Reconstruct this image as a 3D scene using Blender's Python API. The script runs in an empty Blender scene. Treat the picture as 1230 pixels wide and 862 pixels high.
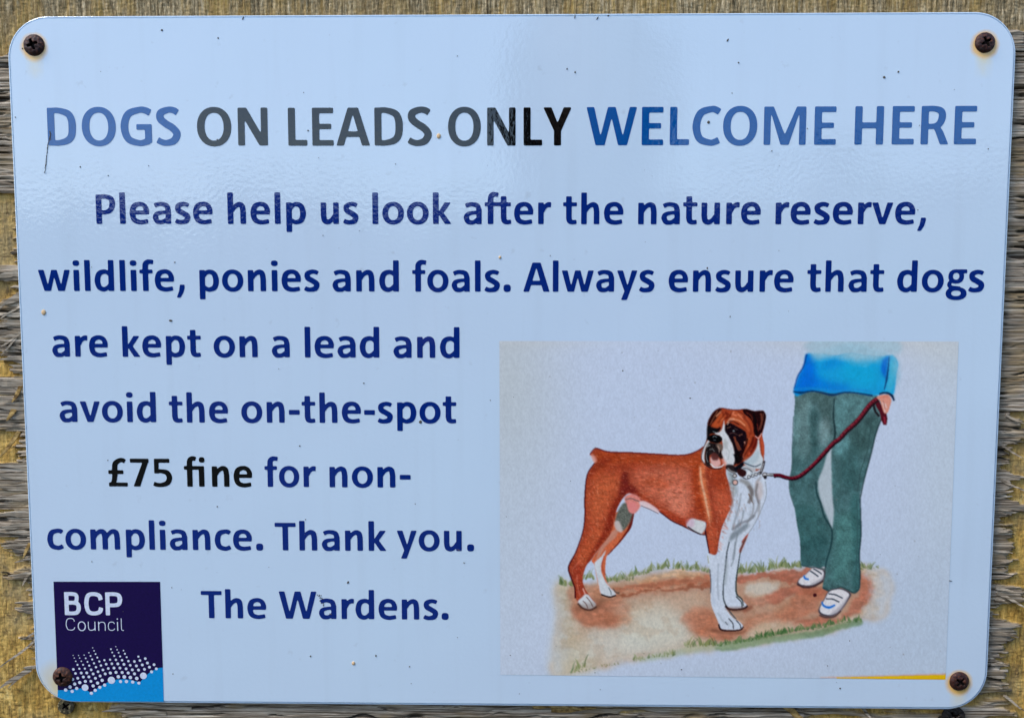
import bpy, bmesh, math, random
import numpy as np
from mathutils import Vector, Matrix, noise as mnoise
random.seed(7)
RNG = np.random.RandomState(11)
sc = bpy.context.scene
COL = sc.collection

# ------------------------------------------------------------------ camera, sky, sun, exposure
FPX, IMW, IMH = 1050.0, 1230.0, 862.0
CAMP = Vector((0.0081, -0.373018, 0.035441))
CAMR = (1.489905, -0.000383, 0.016259)
SENS = 36.0
cd = bpy.data.cameras.new('camera'); cam = bpy.data.objects.new('camera', cd); COL.objects.link(cam)
cam.location = CAMP
from mathutils import Euler
_rx, _ry, _rz = CAMR
CM = Matrix.Rotation(_rz, 3, 'Z') @ Matrix.Rotation(_ry, 3, 'Y') @ Matrix.Rotation(_rx, 3, 'X')
cam.rotation_euler = CM.to_euler('XYZ')
cd.sensor_width = SENS; cd.lens = SENS * FPX / IMW
cd.clip_start = 0.005; cd.clip_end = 2000
sc.camera = cam

SUN_EL, SUN_AZ = math.radians(50), math.radians(-122)      # azimuth from +Y (behind the board) towards +X: upper left, behind the viewer
world = bpy.data.worlds.new('World'); sc.world = world; world.use_nodes = True
wn = world.node_tree.nodes; wl = world.node_tree.links
bg = wn['Background']; sky = wn.new('ShaderNodeTexSky')
sky.sky_type = 'NISHITA'; sky.sun_disc = False
sky.sun_elevation = SUN_EL; sky.sun_rotation = SUN_AZ
sky.air_density = 1.0; sky.dust_density = 1.2; sky.ozone_density = 3.0
wl.new(sky.outputs[0], bg.inputs[0]); bg.inputs[1].default_value = 0.15
sd = bpy.data.lights.new('sun', 'SUN'); sd.energy = 1.2; sd.angle = math.radians(24); sd.color = (1, .95, .88)
so = bpy.data.objects.new('sun', sd); COL.objects.link(so)
sdir = Vector((math.sin(SUN_AZ) * math.cos(SUN_EL), math.cos(SUN_AZ) * math.cos(SUN_EL), math.sin(SUN_EL)))
so.rotation_euler = sdir.to_track_quat('Z', 'Y').to_euler(); so.location = (0, 0, 5)
sc.view_settings.view_transform = 'Standard'; sc.view_settings.look = 'None'
sc.view_settings.gamma = 1; sc.view_settings.exposure = 1.05

# ------------------------------------------------------------------ colour calibration
def s2l(c):
    c = np.asarray(c, float) / 255.0
    return np.where(c <= .04045, c / 12.92, ((c + .055) / 1.055) ** 2.4)
ILLUM = np.array([0.70, 0.785, 0.94])       # what a fully white matt print sends to the camera here
GLOSS = np.array([0.004, 0.005, 0.0045])    # ... and what the gloss adds in the lower, dark-reflecting part
def alb(c, lo=0.002, hi=0.9):
    return np.clip((s2l(c) - GLOSS) / ILLUM, lo, hi)
def rgba(c): return tuple(float(v) for v in alb(c)) + (1.0,)

# ------------------------------------------------------------------ photograph pixel -> point on a plane y = d
def P(px, py, d=0.0):
    v = CM @ Vector(((px - IMW / 2) / FPX, (IMH / 2 - py) / FPX, -1.0))
    t = (d - CAMP.y) / v.y
    return CAMP + v * t
_cm = np.array(CM)
def PN(px, py, d=0.0):
    px = np.asarray(px, float); py = np.asarray(py, float)
    v = np.stack([(px - IMW / 2) / FPX, (IMH / 2 - py) / FPX, -np.ones_like(px)], -1) @ _cm.T
    t = (d - CAMP.y) / v[..., 1]
    return np.array(CAMP) + v * t[..., None]

# ------------------------------------------------------------------ object helpers
def tag(o, label=None, cat=None, group=None, kind=None):
    for k, v in (('label', label), ('category', cat), ('group', group), ('kind', kind)):
        if v: o[k] = v
    return o
def empty(name, loc=(0, 0, 0)):
    o = bpy.data.objects.new(name, None); o.empty_display_size = .02; o.location = loc
    COL.objects.link(o); return o
def link(name, me, mat=None, parent=None):
    o = bpy.data.objects.new(name, me); COL.objects.link(o)
    if mat is not None: me.materials.clear(); me.materials.append(mat)
    if parent is not None:
        o.parent = parent; o.matrix_parent_inverse = Matrix.Translation(-parent.location)
    return o
def np_mesh(name, V, F):
    """V (n,3), F (m,k) -> mesh quickly"""
    V = np.ascontiguousarray(V, np.float32); F = np.ascontiguousarray(F, np.int32)
    me = bpy.data.meshes.new(name); k = F.shape[1]
    me.vertices.add(len(V)); me.vertices.foreach_set('co', V.ravel())
    me.loops.add(F.size); me.loops.foreach_set('vertex_index', F.ravel())
    me.polygons.add(len(F)); me.polygons.foreach_set('loop_start', np.arange(0, F.size, k, dtype=np.int32))
    me.polygons.foreach_set('loop_total', np.full(len(F), k, np.int32))
    me.update(calc_edges=True); return me
def set_color(me, name, C):
    a = me.color_attributes.new(name, 'FLOAT_COLOR', 'POINT')
    D = np.ones((len(C), 4), np.float32); D[:, :C.shape[1]] = C
    a.data.foreach_set('color', D.ravel())

# ------------------------------------------------------------------ numpy noise
def vnoise(x, y, seed=0):
    xi = np.floor(x).astype(np.int64); yi = np.floor(y).astype(np.int64)
    fx = x - xi; fy = y - yi
    fx = fx * fx * (3 - 2 * fx); fy = fy * fy * (3 - 2 * fy)
    def h(a, b):
        n = (a * 374761393 + b * 668265263 + seed * 1442695041) & 0xffffffff
        n = ((n ^ (n >> 13)) * 1274126177) & 0xffffffff
        return ((n ^ (n >> 16)) & 0xffff) / 65535.0
    return (h(xi, yi) * (1 - fx) + h(xi + 1, yi) * fx) * (1 - fy) + (h(xi, yi + 1) * (1 - fx) + h(xi + 1, yi + 1) * fx) * fy
def fbm(x, y, seed=0, o=4):
    s = 0; a = .5; t = 0
    for i in range(o):
        s = s + a * vnoise(x * 2 ** i, y * 2 ** i, seed + i * 17); t += a; a *= .55
    return s / t

# ------------------------------------------------------------------ materials
def new_mat(name):
    m = bpy.data.materials.new(name); m.use_nodes = True
    nt = m.node_tree; return m, nt, nt.nodes['Principled BSDF']
def orange_peel(nt, bsdf, strength=.33):
    """the slight unevenness of the laminate: same pattern on panel and print"""
    tc = nt.nodes.new('ShaderNodeTexCoord'); mp = nt.nodes.new('ShaderNodeMapping')
    nt.links.new(tc.outputs['Object'], mp.inputs[0])
    n1 = nt.nodes.new('ShaderNodeTexNoise'); n1.inputs['Scale'].default_value = 560; n1.inputs['Detail'].default_value = 2.5
    n2 = nt.nodes.new('ShaderNodeTexNoise'); n2.inputs['Scale'].default_value = 26; n2.inputs['Detail'].default_value = 1
    nt.links.new(mp.outputs[0], n1.inputs[0]); nt.links.new(mp.outputs[0], n2.inputs[0])
    b1 = nt.nodes.new('ShaderNodeBump'); b1.inputs['Strength'].default_value = strength; b1.inputs['Distance'].default_value = .00016
    b2 = nt.nodes.new('ShaderNodeBump'); b2.inputs['Strength'].default_value = strength; b2.inputs['Distance'].default_value = .0008
    nt.links.new(n1.outputs[0], b1.inputs['Height']); nt.links.new(n2.outputs[0], b2.inputs['Height'])
    nt.links.new(b1.outputs[0], b2.inputs['Normal']); nt.links.new(b2.outputs[0], bsdf.inputs['Normal'])
    return mp
def gloss(bsdf):
    bsdf.inputs['Roughness'].default_value = .045
    bsdf.inputs['IOR'].default_value = 1.6
def ink(name, c):
    m, nt, b = new_mat(name); gloss(b)
    mp = orange_peel(nt, b)
    n = nt.nodes.new('ShaderNodeTexNoise'); n.inputs['Scale'].default_value = 900; n.inputs['Detail'].default_value = 3
    nt.links.new(mp.outputs[0], n.inputs[0])
    mx = nt.nodes.new('ShaderNodeMix'); mx.data_type = 'RGBA'
    a = rgba(c); mx.inputs[6].default_value = tuple(v * .8 for v in a[:3]) + (1,); mx.inputs[7].default_value = tuple(min(1, v * 1.25) for v in a[:3]) + (1,)
    nt.links.new(n.outputs[0], mx.inputs[0]); nt.links.new(mx.outputs[2], b.inputs['Base Color'])
    return m
NAVY = ink('navy_ink', (0, 40, 112)); BLACK = ink('black_ink', (8, 8, 14))
HNAVY = ink('headline_blue_ink', (0, 74, 142)); LOGOW = ink('logo_pale_ink', (184, 198, 226)); LOGOP = ink('logo_purple_ink', (26, 8, 66)); LOGOB = ink('logo_blue_ink', (0, 130, 200))

SCREWS = [(41, 54.5), (1183, 51.5), (75.5, 812), (1152, 817.5)]
def panel_material():
    m, nt, b = new_mat('white_laminated_panel'); gloss(b); mp = orange_peel(nt, b)
    base = alb((175, 197, 225))
    L, N = nt.links, nt.nodes
    n = N.new('ShaderNodeTexNoise'); n.inputs['Scale'].default_value = 7; n.inputs['Detail'].default_value = 3; L.new(mp.outputs[0], n.inputs[0])
    mx = N.new('ShaderNodeMix'); mx.data_type = 'RGBA'
    mx.inputs[6].default_value = tuple(base * (.975, .96, .965)) + (1,); mx.inputs[7].default_value = tuple(base * (.995, 1.05, 1.035)) + (1,)
    L.new(n.outputs[0], mx.inputs[0]); cur = mx.outputs[2]
    # faint grime specks
    g = N.new('ShaderNodeTexNoise'); g.inputs['Scale'].default_value = 170; g.inputs['Detail'].default_value = 6; L.new(mp.outputs[0], g.inputs[0])
    gr = N.new('ShaderNodeMapRange'); gr.inputs['From Min'].default_value = .66; gr.inputs['From Max'].default_value = .8
    gr.inputs['To Max'].default_value = .30; L.new(g.outputs[0], gr.inputs[0])
    gm = N.new('ShaderNodeMix'); gm.data_type = 'RGBA'; gm.inputs[7].default_value = (.25, .27, .27, 1)
    L.new(gr.outputs[0], gm.inputs[0]); L.new(cur, gm.inputs[6]); cur = gm.outputs[2]
    ms = N.new('ShaderNodeMapping'); ms.inputs['Scale'].default_value = (1, 1, .06); L.new(mp.outputs[0], ms.inputs[0])
    st = N.new('ShaderNodeTexNoise'); st.inputs['Scale'].default_value = 120; st.inputs['Detail'].default_value = 5; L.new(ms.outputs[0], st.inputs[0])
    sr = N.new('ShaderNodeMapRange'); sr.inputs['From Min'].default_value = .52; sr.inputs['From Max'].default_value = .78; sr.inputs['To Max'].default_value = .07; L.new(st.outputs[0], sr.inputs[0])
    sm = N.new('ShaderNodeMix'); sm.data_type = 'RGBA'; sm.inputs[7].default_value = (.30, .33, .34, 1)
    L.new(sr.outputs[0], sm.inputs[0]); L.new(cur, sm.inputs[6]); cur = sm.outputs[2]
    sep = N.new('ShaderNodeSeparateXYZ'); L.new(mp.outputs[0], sep.inputs[0])
    def math_(op, a, bb, c=None):
        q = N.new('ShaderNodeMath'); q.operation = op
        for i, v in enumerate((a, bb, c)):
            if v is None: continue
            if isinstance(v, (int, float)): q.inputs[i].default_value = v
            else: L.new(v, q.inputs[i])
        return q.outputs[0]
    wob = N.new('ShaderNodeTexNoise'); wob.inputs['Scale'].default_value = 260; wob.inputs['Detail'].default_value = 4; L.new(mp.outputs[0], wob.inputs[0])
    for k, (sx, sy) in enumerate(SCREWS):
        c = P(sx, sy)
        dx = math_('SUBTRACT', sep.outputs[0], c.x + (-.003 if k == 2 else 0)); dz = math_('SUBTRACT', sep.outputs[2], c.z - .0008)
        r = math_('SQRT', math_('ADD', math_('MULTIPLY', dx, dx), math_('MULTIPLY', dz, dz)), 0)
        r = math_('ADD', r, math_('MULTIPLY', math_('SUBTRACT', wob.outputs[0], .5), .0016))
        halo = N.new('ShaderNodeMapRange'); halo.inputs['From Min'].default_value = .0046; halo.inputs['From Max'].default_value = (.0064 if k != 2 else .0095)
        halo.inputs['To Min'].default_value = (.9 if k != 2 else .5); halo.inputs['To Max'].default_value = 0; L.new(r, halo.inputs[0])
        # drip below
        az = N.new('ShaderNodeMapRange'); az.inputs['From Min'].default_value = -.014; az.inputs['From Max'].default_value = -.003
        az.inputs['To Min'].default_value = 0; az.inputs['To Max'].default_value = .95; L.new(dz, az.inputs[0])
        up = N.new('ShaderNodeMapRange'); up.inputs['From Min'].default_value = 0; up.inputs['From Max'].default_value = .002
        up.inputs['To Min'].default_value = 1; up.inputs['To Max'].default_value = 0; L.new(dz, up.inputs[0])
        ax = N.new('ShaderNodeMapRange'); ax.inputs['From Min'].default_value = .0005; ax.inputs['From Max'].default_value = .0042
        ax.inputs['To Min'].default_value = 1; ax.inputs['To Max'].default_value = 0; L.new(math_('ABSOLUTE', dx, 0), ax.inputs[0])
        drip = math_('MULTIPLY', math_('MULTIPLY', az.outputs[0], ax.outputs[0]), up.outputs[0])
        drip = math_('MULTIPLY', drip, math_('MULTIPLY', wob.outputs[0], 1.5))
        for fac, colr in ((drip, (196, 190, 148)), (halo.outputs[0], (206, 168, 92) if k != 2 else (190, 182, 150))):
            q = N.new('ShaderNodeMix'); q.data_type = 'RGBA'; q.inputs[7].default_value = rgba(colr)
            L.new(fac, q.inputs[0]); L.new(cur, q.inputs[6]); cur = q.outputs[2]
    L.new(cur, b.inputs['Base Color'])
    return m
PANEL = panel_material()
m_, nt_, b_ = new_mat('panel_cut_edge'); b_.inputs['Base Color'].default_value = (.34, .42, .50, 1); b_.inputs['Roughness'].default_value = .45; EDGE = m_
m_, nt_, b_ = new_mat('panel_edge_groove'); b_.inputs['Base Color'].default_value = (.20, .25, .30, 1); b_.inputs['Roughness'].default_value = .6; GROOVE = m_

# ------------------------------------------------------------------ the sign: panel
sign = empty('information_sign', (0, 0, 0))
tag(sign, 'white rectangular metal sign with rounded corners, blue lettering and a painted dog', 'sign')
SW, SH = .42, .2973
def rrect(w, h, r, n=14):
    pts = []
    for cx, cz, a0 in ((w / 2 - r, h / 2 - r, 0), (-w / 2 + r, h / 2 - r, 90), (-w / 2 + r, -h / 2 + r, 180), (w / 2 - r, -h / 2 + r, 270)):
        for i in range(n + 1):
            a = math.radians(a0 + 90 * i / n); pts.append((cx + r * math.cos(a), cz + r * math.sin(a)))
    return pts
def panel():
    bm = bmesh.new(); ch = .0005
    rings = []
    for (ins, y) in ((.0011, 0.0), (.00095, .0008), (.0004, .0008), (.0003, .0004), (0, .0005), (0, .0030)):
        rings.append([bm.verts.new((x, y, z)) for x, z in rrect(SW - 2 * ins, SH - 2 * ins, .0172 - ins)])
    f = bm.faces.new(rings[0][::-1]); f.material_index = 0
    n = len(rings[0])
    for k in range(5):
        for i in range(n):
            f = bm.faces.new((rings[k][i], rings[k][(i + 1) % n], rings[k + 1][(i + 1) % n], rings[k + 1][i]))
            f.material_index = (2, 2, 1, 1, 1)[k]; f.smooth = False
    bm.faces.new(rings[5])
    bmesh.ops.recalc_face_normals(bm, faces=bm.faces)
    me = bpy.data.meshes.new('panel'); bm.to_mesh(me); bm.free()
    o = link('panel', me, PANEL, sign); me.materials.append(EDGE); me.materials.append(GROOVE)
    return o
panel()

# ------------------------------------------------------------------ lettering: glyphs as strokes -> distance field -> outline mesh
def spline(pts, w, n=9):
    pts = [np.array(p, float) for p in pts]; L = len(pts)
    out = []; ow = []
    for i in range(L - 1):
        p0 = pts[i - 1] if i > 0 else 2 * pts[0] - pts[1]
        p1, p2 = pts[i], pts[i + 1]
        p3 = pts[i + 2] if i + 2 < L else 2 * pts[-1] - pts[-2]
        for k in range(n):
            t = k / n
            out.append(.5 * ((2 * p1) + (-p0 + p2) * t + (2 * p0 - 5 * p1 + 4 * p2 - p3) * t * t + (-p0 + 3 * p1 - 3 * p2 + p3) * t ** 3))
            ow.append(w[i] * (1 - t) + w[i + 1] * t)
    out.append(pts[-1]); ow.append(w[-1])
    return np.array(out), np.array(ow)
def stroke_poly(pts, w):
    c, ww = spline(pts, w)
    t = np.gradient(c, axis=0); t /= np.linalg.norm(t, axis=1)[:, None] + 1e-9
    nrm = np.stack([-t[:, 1], t[:, 0]], 1)
    return np.vstack([c + nrm * ww[:, None] / 2, (c - nrm * ww[:, None] / 2)[::-1]])
def poly_sdf(poly, X, Y):
    poly = np.asarray(poly, float); d = np.full(X.shape, 1e9); ins = np.zeros(X.shape, int)
    for i in range(len(poly)):
        a = poly[i]; b = poly[(i + 1) % len(poly)]; e = b - a; L2 = e @ e
        if L2 < 1e-9: continue
        wx, wy = X - a[0], Y - a[1]
        t = np.clip((wx * e[0] + wy * e[1]) / L2, 0, 1)
        d = np.minimum(d, (wx - t * e[0]) ** 2 + (wy - t * e[1]) ** 2)
        up = (a[1] <= Y) & (b[1] > Y); dn = (b[1] <= Y) & (a[1] > Y)
        cr = e[0] * wy - e[1] * wx
        ins += np.where(up & (cr > 0), 1, 0) - np.where(dn & (cr < 0), 1, 0)
    d = np.sqrt(d); return np.where(ins != 0, -d, d)
def B(x0, y0, x1, y1): return ('p', [(x0, y0), (x1, y0), (x1, y1), (x0, y1)])
def PL(*p): return ('p', list(p))
def S(pts, w): return ('s', pts, w)
def E(cx, cy, rx, ry, n=2.3): return ('e', cx, cy, rx, ry, n)
def NEG(a): return ('-', a)
ARCH = lambda x: S([(x - 15, 270), (x + 45, 372), (x + 128, 421), (x + 200, 392), (x + 224, 280)], [60, 92, 108, 122, 124])
G = {
 'n': (537, [B(68, 0, 192, 466), ARCH(184), B(346, 0, 470, 290)]),
 'h': (537, [B(68, 0, 192, 683), ARCH(184), B(346, 0, 470, 290)]),
 'm': (813, [B(68, 0, 192, 466), ARCH(178), B(340, 0, 464, 290), ARCH(456), B(618, 0, 742, 290)]),
 'u': (537, [B(66, 170, 190, 466), B(345, 0, 469, 466), S([(128, 190), (150, 78), (228, 45), (305, 90), (362, 190)], [124, 122, 108, 92, 60])]),
 'r': (355, [B(68, 0, 192, 466), S([(170, 265), (222, 375), (290, 418), (356, 417)], [60, 92, 110, 112])]),
 'l': (246, [B(62, 0, 188, 683)]),
 'i': (246, [B(62, 0, 188, 466), E(125, 615, 74, 62, 2.6)]),
 'e': (503, [B(100, 205, 458, 290), S([(402, 225), (402, 310), (355, 400), (250, 432), (135, 380), (96, 240), (132, 92), (262, 36), (436, 58)], [116, 113, 104, 94, 118, 125, 116, 96, 92])]),
 'o': (538, [E(269, 233, 236, 246, 2.12), NEG(E(269, 233, 112, 150, 2.15))]),
 'c': (418, [S([(384, 392), (345, 420), (268, 430), (142, 382), (98, 233), (138, 85), (258, 36), (330, 46), (390, 76)], [96, 104, 96, 118, 128, 118, 98, 98, 96])]),
 'a': (494, [B(322, 0, 440, 320), S([(82, 392), (150, 422), (238, 430), (345, 395), (381, 300)], [96, 92, 92, 112, 118]),
             S([(370, 248), (250, 247), (128, 212), (98, 138), (135, 55), (205, 38), (270, 48), (360, 110)], [76, 76, 96, 122, 108, 96, 90, 92])]),
 's': (399, [S([(338, 396), (290, 422), (200, 430), (105, 380), (115, 292), (215, 230), (308, 160), (280, 66), (178, 36), (98, 44), (45, 72)], [88, 92, 94, 116, 122, 118, 122, 118, 96, 98, 96])]),
 't': (347, [B(15, 388, 322, 472), B(82, 120, 206, 602), S([(144, 160), (160, 75), (220, 44), (315, 52)], [124, 122, 98, 90])]),
 'f': (316, [B(14, 388, 305, 472), B(82, 0, 208, 520), S([(145, 500), (152, 590), (200, 638), (262, 645), (326, 634)], [126, 124, 112, 96, 96])]),
 'd': (537, [B(345, 0, 470, 683), S([(372, 368), (320, 412), (245, 427), (142, 378), (100, 235), (136, 88), (228, 38), (310, 65), (375, 130)], [84, 92, 100, 118, 128, 118, 100, 92, 84])]),
 'p': (537, [B(68, -178, 192, 466), S([(165, 335), (225, 408), (310, 426), (400, 375), (437, 232), (400, 88), (295, 38), (228, 50), (160, 98)], [84, 92, 100, 118, 128, 118, 98, 92, 84])]),
 'k': (480, [B(62, 0, 188, 683), PL((170, 235), (320, 466), (458, 466), (295, 238), (468, 0), (322, 0))]),
 'v': (473, [PL((8, 466), (142, 466), (240, 122), (336, 466), (464, 466), (306, 0), (172, 0))]),
 'w': (745, [PL((14, 466), (146, 466), (226, 130), (312, 466), (436, 466), (522, 130), (604, 466), (731, 466), (600, 0), (452, 0), (372, 315), (292, 0), (146, 0))]),
 'y': (474, [PL((8, 466), (142, 466), (243, 130), (336, 466), (464, 466), (298, 0), (232, -180), (100, -180), (176, 8))]),
 'g': (474, [E(232, 334, 168, 154), NEG(E(232, 338, 68, 74)), PL((250, 488), (466, 488), (466, 404), (330, 400)), S([(112, 225), (88, 150), (150, 88), (250, 84)], [80, 88, 92, 84]),
             E(245, -38, 226, 142, 2.3), NEG(E(242, -32, 104, 60)), S([(150, 100), (250, 84), (330, 78)], [70, 80, 76])]),
 '.': (267, [E(133, 76, 80, 82, 2.9)]),
 ',': (258, [PL((88, 141), (190, 141), (192, 74), (158, -40), (92, -146), (8, -146), (62, -10))]),
 '-': (306, [B(32, 182, 274, 290)]),
 'D': (630, [B(73, 0, 196, 637), S([(150, 590), (270, 591), (430, 540), (490, 450), (505, 318), (487, 170), (415, 85), (270, 46), (150, 46)], [94, 94, 116, 126, 130, 126, 114, 92, 92])]),
 'O': (676, [E(338, 318, 296, 332, 2.15), NEG(E(338, 318, 164, 234, 2.2))]),
 'G': (637, [S([(562, 548), (480, 587), (375, 598), (180, 525), (108, 318), (170, 110), (350, 40), (450, 50), (530, 76)], [118, 112, 102, 122, 134, 122, 100, 104, 116]), B(462, 40, 583, 357), B(316, 262, 583, 357)]),
 'S': (473, [S([(398, 548), (340, 586), (240, 598), (110, 545), (100, 450), (190, 365), (310, 290), (382, 190), (325, 78), (200, 40), (110, 56), (42, 92)], [108, 108, 102, 126, 130, 124, 126, 130, 122, 100, 104, 106])]),
 'N': (659, [B(73, 0, 190, 637), B(469, 0, 586, 637), PL((73, 637), (222, 637), (586, 0), (440, 0))]),
 'L': (423, [B(73, 0, 198, 637), B(73, 0, 408, 98)]),
 'E': (488, [B(73, 0, 198, 637), B(73, 543, 445, 637), B(73, 278, 408, 368), B(73, 0, 447, 94)]),
 'A': (606, [PL((6, 0), (212, 637), (394, 637), (598, 0), (458, 0), (413, 145), (182, 145), (138, 0)), NEG(PL((300, 530), (212, 240), (386, 240)))]),
 'Y': (520, [PL((4, 637), (152, 637), (262, 378), (372, 637), (515, 637), (326, 246), (326, 0), (198, 0), (198, 246))]),
 'W': (906, [PL((15, 637), (150, 637), (262, 150), (388, 637), (522, 637), (650, 150), (766, 637), (893, 637), (724, 0), (568, 0), (452, 462), (335, 0), (176, 0))]),
 'C': (529, [S([(508, 548), (450, 584), (365, 598), (180, 530), (108, 315), (170, 105), (345, 40), (430, 52), (502, 84)], [112, 110, 102, 124, 134, 124, 100, 106, 112])]),
 'M': (874, [B(73, 0, 190, 637), B(684, 0, 801, 637), PL((76, 637), (238, 637), (437, 172), (638, 637), (798, 637), (798, 620), (690, 560), (508, 0), (366, 0), (184, 560), (76, 620))]),
 'H': (631, [B(73, 0, 198, 637), B(434, 0, 559, 637), B(190, 270, 440, 368)]),
 'R': (563, [B(73, 0, 198, 637), S([(150, 592), (290, 592), (405, 550), (425, 445), (370, 330), (270, 300), (150, 300)], [92, 92, 116, 124, 112, 88, 88]), PL((265, 300), (385, 305), (450, 215), (545, 0), (402, 0), (318, 210))]),
 'P': (532, [B(73, 0, 198, 637), S([(150, 592), (300, 592), (410, 545), (434, 425), (390, 305), (290, 255), (150, 255)], [92, 92, 116, 126, 116, 90, 90])]),
 'T': (495, [B(10, 543, 484, 637), B(184, 0, 310, 637)]),
 '£': (507, [S([(425, 570), (370, 598), (300, 596), (200, 525), (180, 400), (178, 250), (150, 110), (80, 40)], [98, 98, 102, 122, 126, 124, 110, 80]), B(30, 285, 378, 372), B(36, 0, 470, 90)]),
 '7': (507, [B(30, 545, 462, 637), PL((315, 545), (462, 560), (462, 590), (250, 0), (96, 0))]),
 '5': (507, [B(78, 545, 434, 637), B(78, 300, 184, 637), S([(110, 345), (240, 352), (375, 315), (425, 200), (375, 85), (250, 40), (140, 42), (58, 66)], [86, 92, 118, 128, 120, 94, 94, 96])]),
 'F': (590, [B(14, 388, 250, 472), B(82, 0, 208, 520), S([(145, 500), (152, 590), (195, 638), (245, 645), (292, 628)], [126, 124, 112, 98, 96]), B(200, 388, 480, 472), B(356, 0, 482, 440), E(430, 612, 66, 64, 2.6)]),   # the joined f-i
 'X': (637, [B(14, 388, 598, 472), B(82, 0, 208, 520), S([(145, 500), (152, 590), (198, 638), (250, 645), (318, 634)], [126, 124, 112, 96, 96]), B(374, 120, 498, 602), S([(436, 160), (452, 75), (512, 44), (604, 52)], [124, 122, 98, 90])]),  # the joined f-t
}
# the emblem's own lettering: geometric, even strokes
G2 = {
 'B': (560, [B(60, 0, 175, 640), S([(120, 590), (280, 590), (385, 560), (400, 465), (370, 370), (270, 345), (120, 345)], [104] * 7), S([(120, 345), (300, 345), (420, 310), (445, 190), (400, 80), (290, 50), (120, 50)], [104, 104, 112, 118, 112, 104, 104])]),
 'C': (560, [S([(495, 425), (455, 545), (300, 592), (150, 540), (100, 320), (150, 100), (300, 48), (455, 95), (498, 215)], [116, 116, 106, 116, 118, 116, 106, 116, 116])]),
 'P': (560, [B(60, 0, 175, 640), S([(120, 590), (320, 590), (430, 550), (458, 440), (425, 320), (310, 282), (120, 282)], [104, 104, 116, 122, 116, 104, 104])]),
}
T = 38
G3 = {
 'C': (620, [S([(520, 460), (460, 580), (310, 618), (150, 560), (85, 320), (150, 80), (310, 22), (460, 60), (525, 170)], [T] * 9)]),
 'o': (520, [E(260, 225, 205, 247, 2.1), NEG(E(260, 225, 155, 199, 2.1))]),
 'u': (510, [S([(80, 460), (80, 170), (130, 45), (245, 22), (350, 60), (415, 150)], [T] * 6), B(392, 0, 440, 460)]),
 'n': (510, [B(70, 0, 118, 460), S([(94, 310), (160, 410), (265, 438), (380, 410), (425, 290), (425, 0)], [T] * 6)]),
 'c': (450, [S([(400, 350), (340, 430), (240, 448), (120, 400), (75, 225), (120, 60), (240, 22), (345, 50), (405, 120)], [T] * 9)]),
 'i': (200, [B(76, 0, 124, 460), E(100, 600, 34, 34)]),
 'l': (240, [S([(95, 640), (95, 130), (130, 35), (215, 22)], [T] * 4)]),
}
GRIDC = {}
def glyph_cells(g, key, step=9.0, blur=2):
    if key in GRIDC: return GRIDC[key]
    adv, prims = g
    xs = np.arange(-60, adv + 80, step); ys = np.arange(-240, 760, step)
    X, Y = np.meshgrid(xs, ys); D = np.full(X.shape, 500.0)
    for p in prims:
        neg = p[0] == '-'
        if neg: p = p[1]
        if p[0] == 'p': d = poly_sdf(p[1], X, Y)
        elif p[0] == 's': d = poly_sdf(stroke_poly(p[1], p[2]), X, Y)
        else:
            _, cx, cy, rx, ry, n = p
            u = np.abs((X - cx) / rx); v = np.abs((Y - cy) / ry); r = (u ** n + v ** n) ** (1 / n)
            d = (r - 1) * min(rx, ry)
        D = np.maximum(D, -d) if neg else np.minimum(D, d)
    D = np.clip(D, -60, 60)
    for _ in range(blur):                      # rounds the corners as in the printed face
        D = np.pad(D, 1, mode='edge'); D = (D[:-2] + 2 * D[1:-1] + D[2:]) / 4; D = (D[:, :-2] + 2 * D[:, 1:-1] + D[:, 2:]) / 4
    # marching squares into polygons, full cells of a row merged into runs
    polys = []
    H, W = D.shape; inside = D < 0
    for j in range(H - 1):
        i = 0
        while i < W - 1:
            c = (inside[j, i], inside[j, i + 1], inside[j + 1, i + 1], inside[j + 1, i])
            if all(c):
                k = i
                while k < W - 1 and inside[j, k] and inside[j, k + 1] and inside[j + 1, k + 1] and inside[j + 1, k]: k += 1
                polys.append([(xs[i], ys[j]), (xs[k], ys[j]), (xs[k], ys[j + 1]), (xs[i], ys[j + 1])]); i = k; continue
            if any(c):
                q = [(i, j), (i + 1, j), (i + 1, j + 1), (i, j + 1)]; pg = []
                for t in range(4):
                    a, b2 = q[t], q[(t + 1) % 4]; da, db = D[a[1], a[0]], D[b2[1], b2[0]]
                    if da < 0: pg.append((xs[a[0]], ys[a[1]]))
                    if (da < 0) != (db < 0):
                        s = da / (da - db); pg.append((xs[a[0]] + (xs[b2[0]] - xs[a[0]]) * s, ys[a[1]] + (ys[b2[1]] - ys[a[1]]) * s))
                if len(pg) >= 3: polys.append(pg)
            i += 1
    allx = [p[0] for pg in polys for p in pg]
    GRIDC[key] = (polys, min(allx), max(allx), adv); return GRIDC[key]

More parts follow.
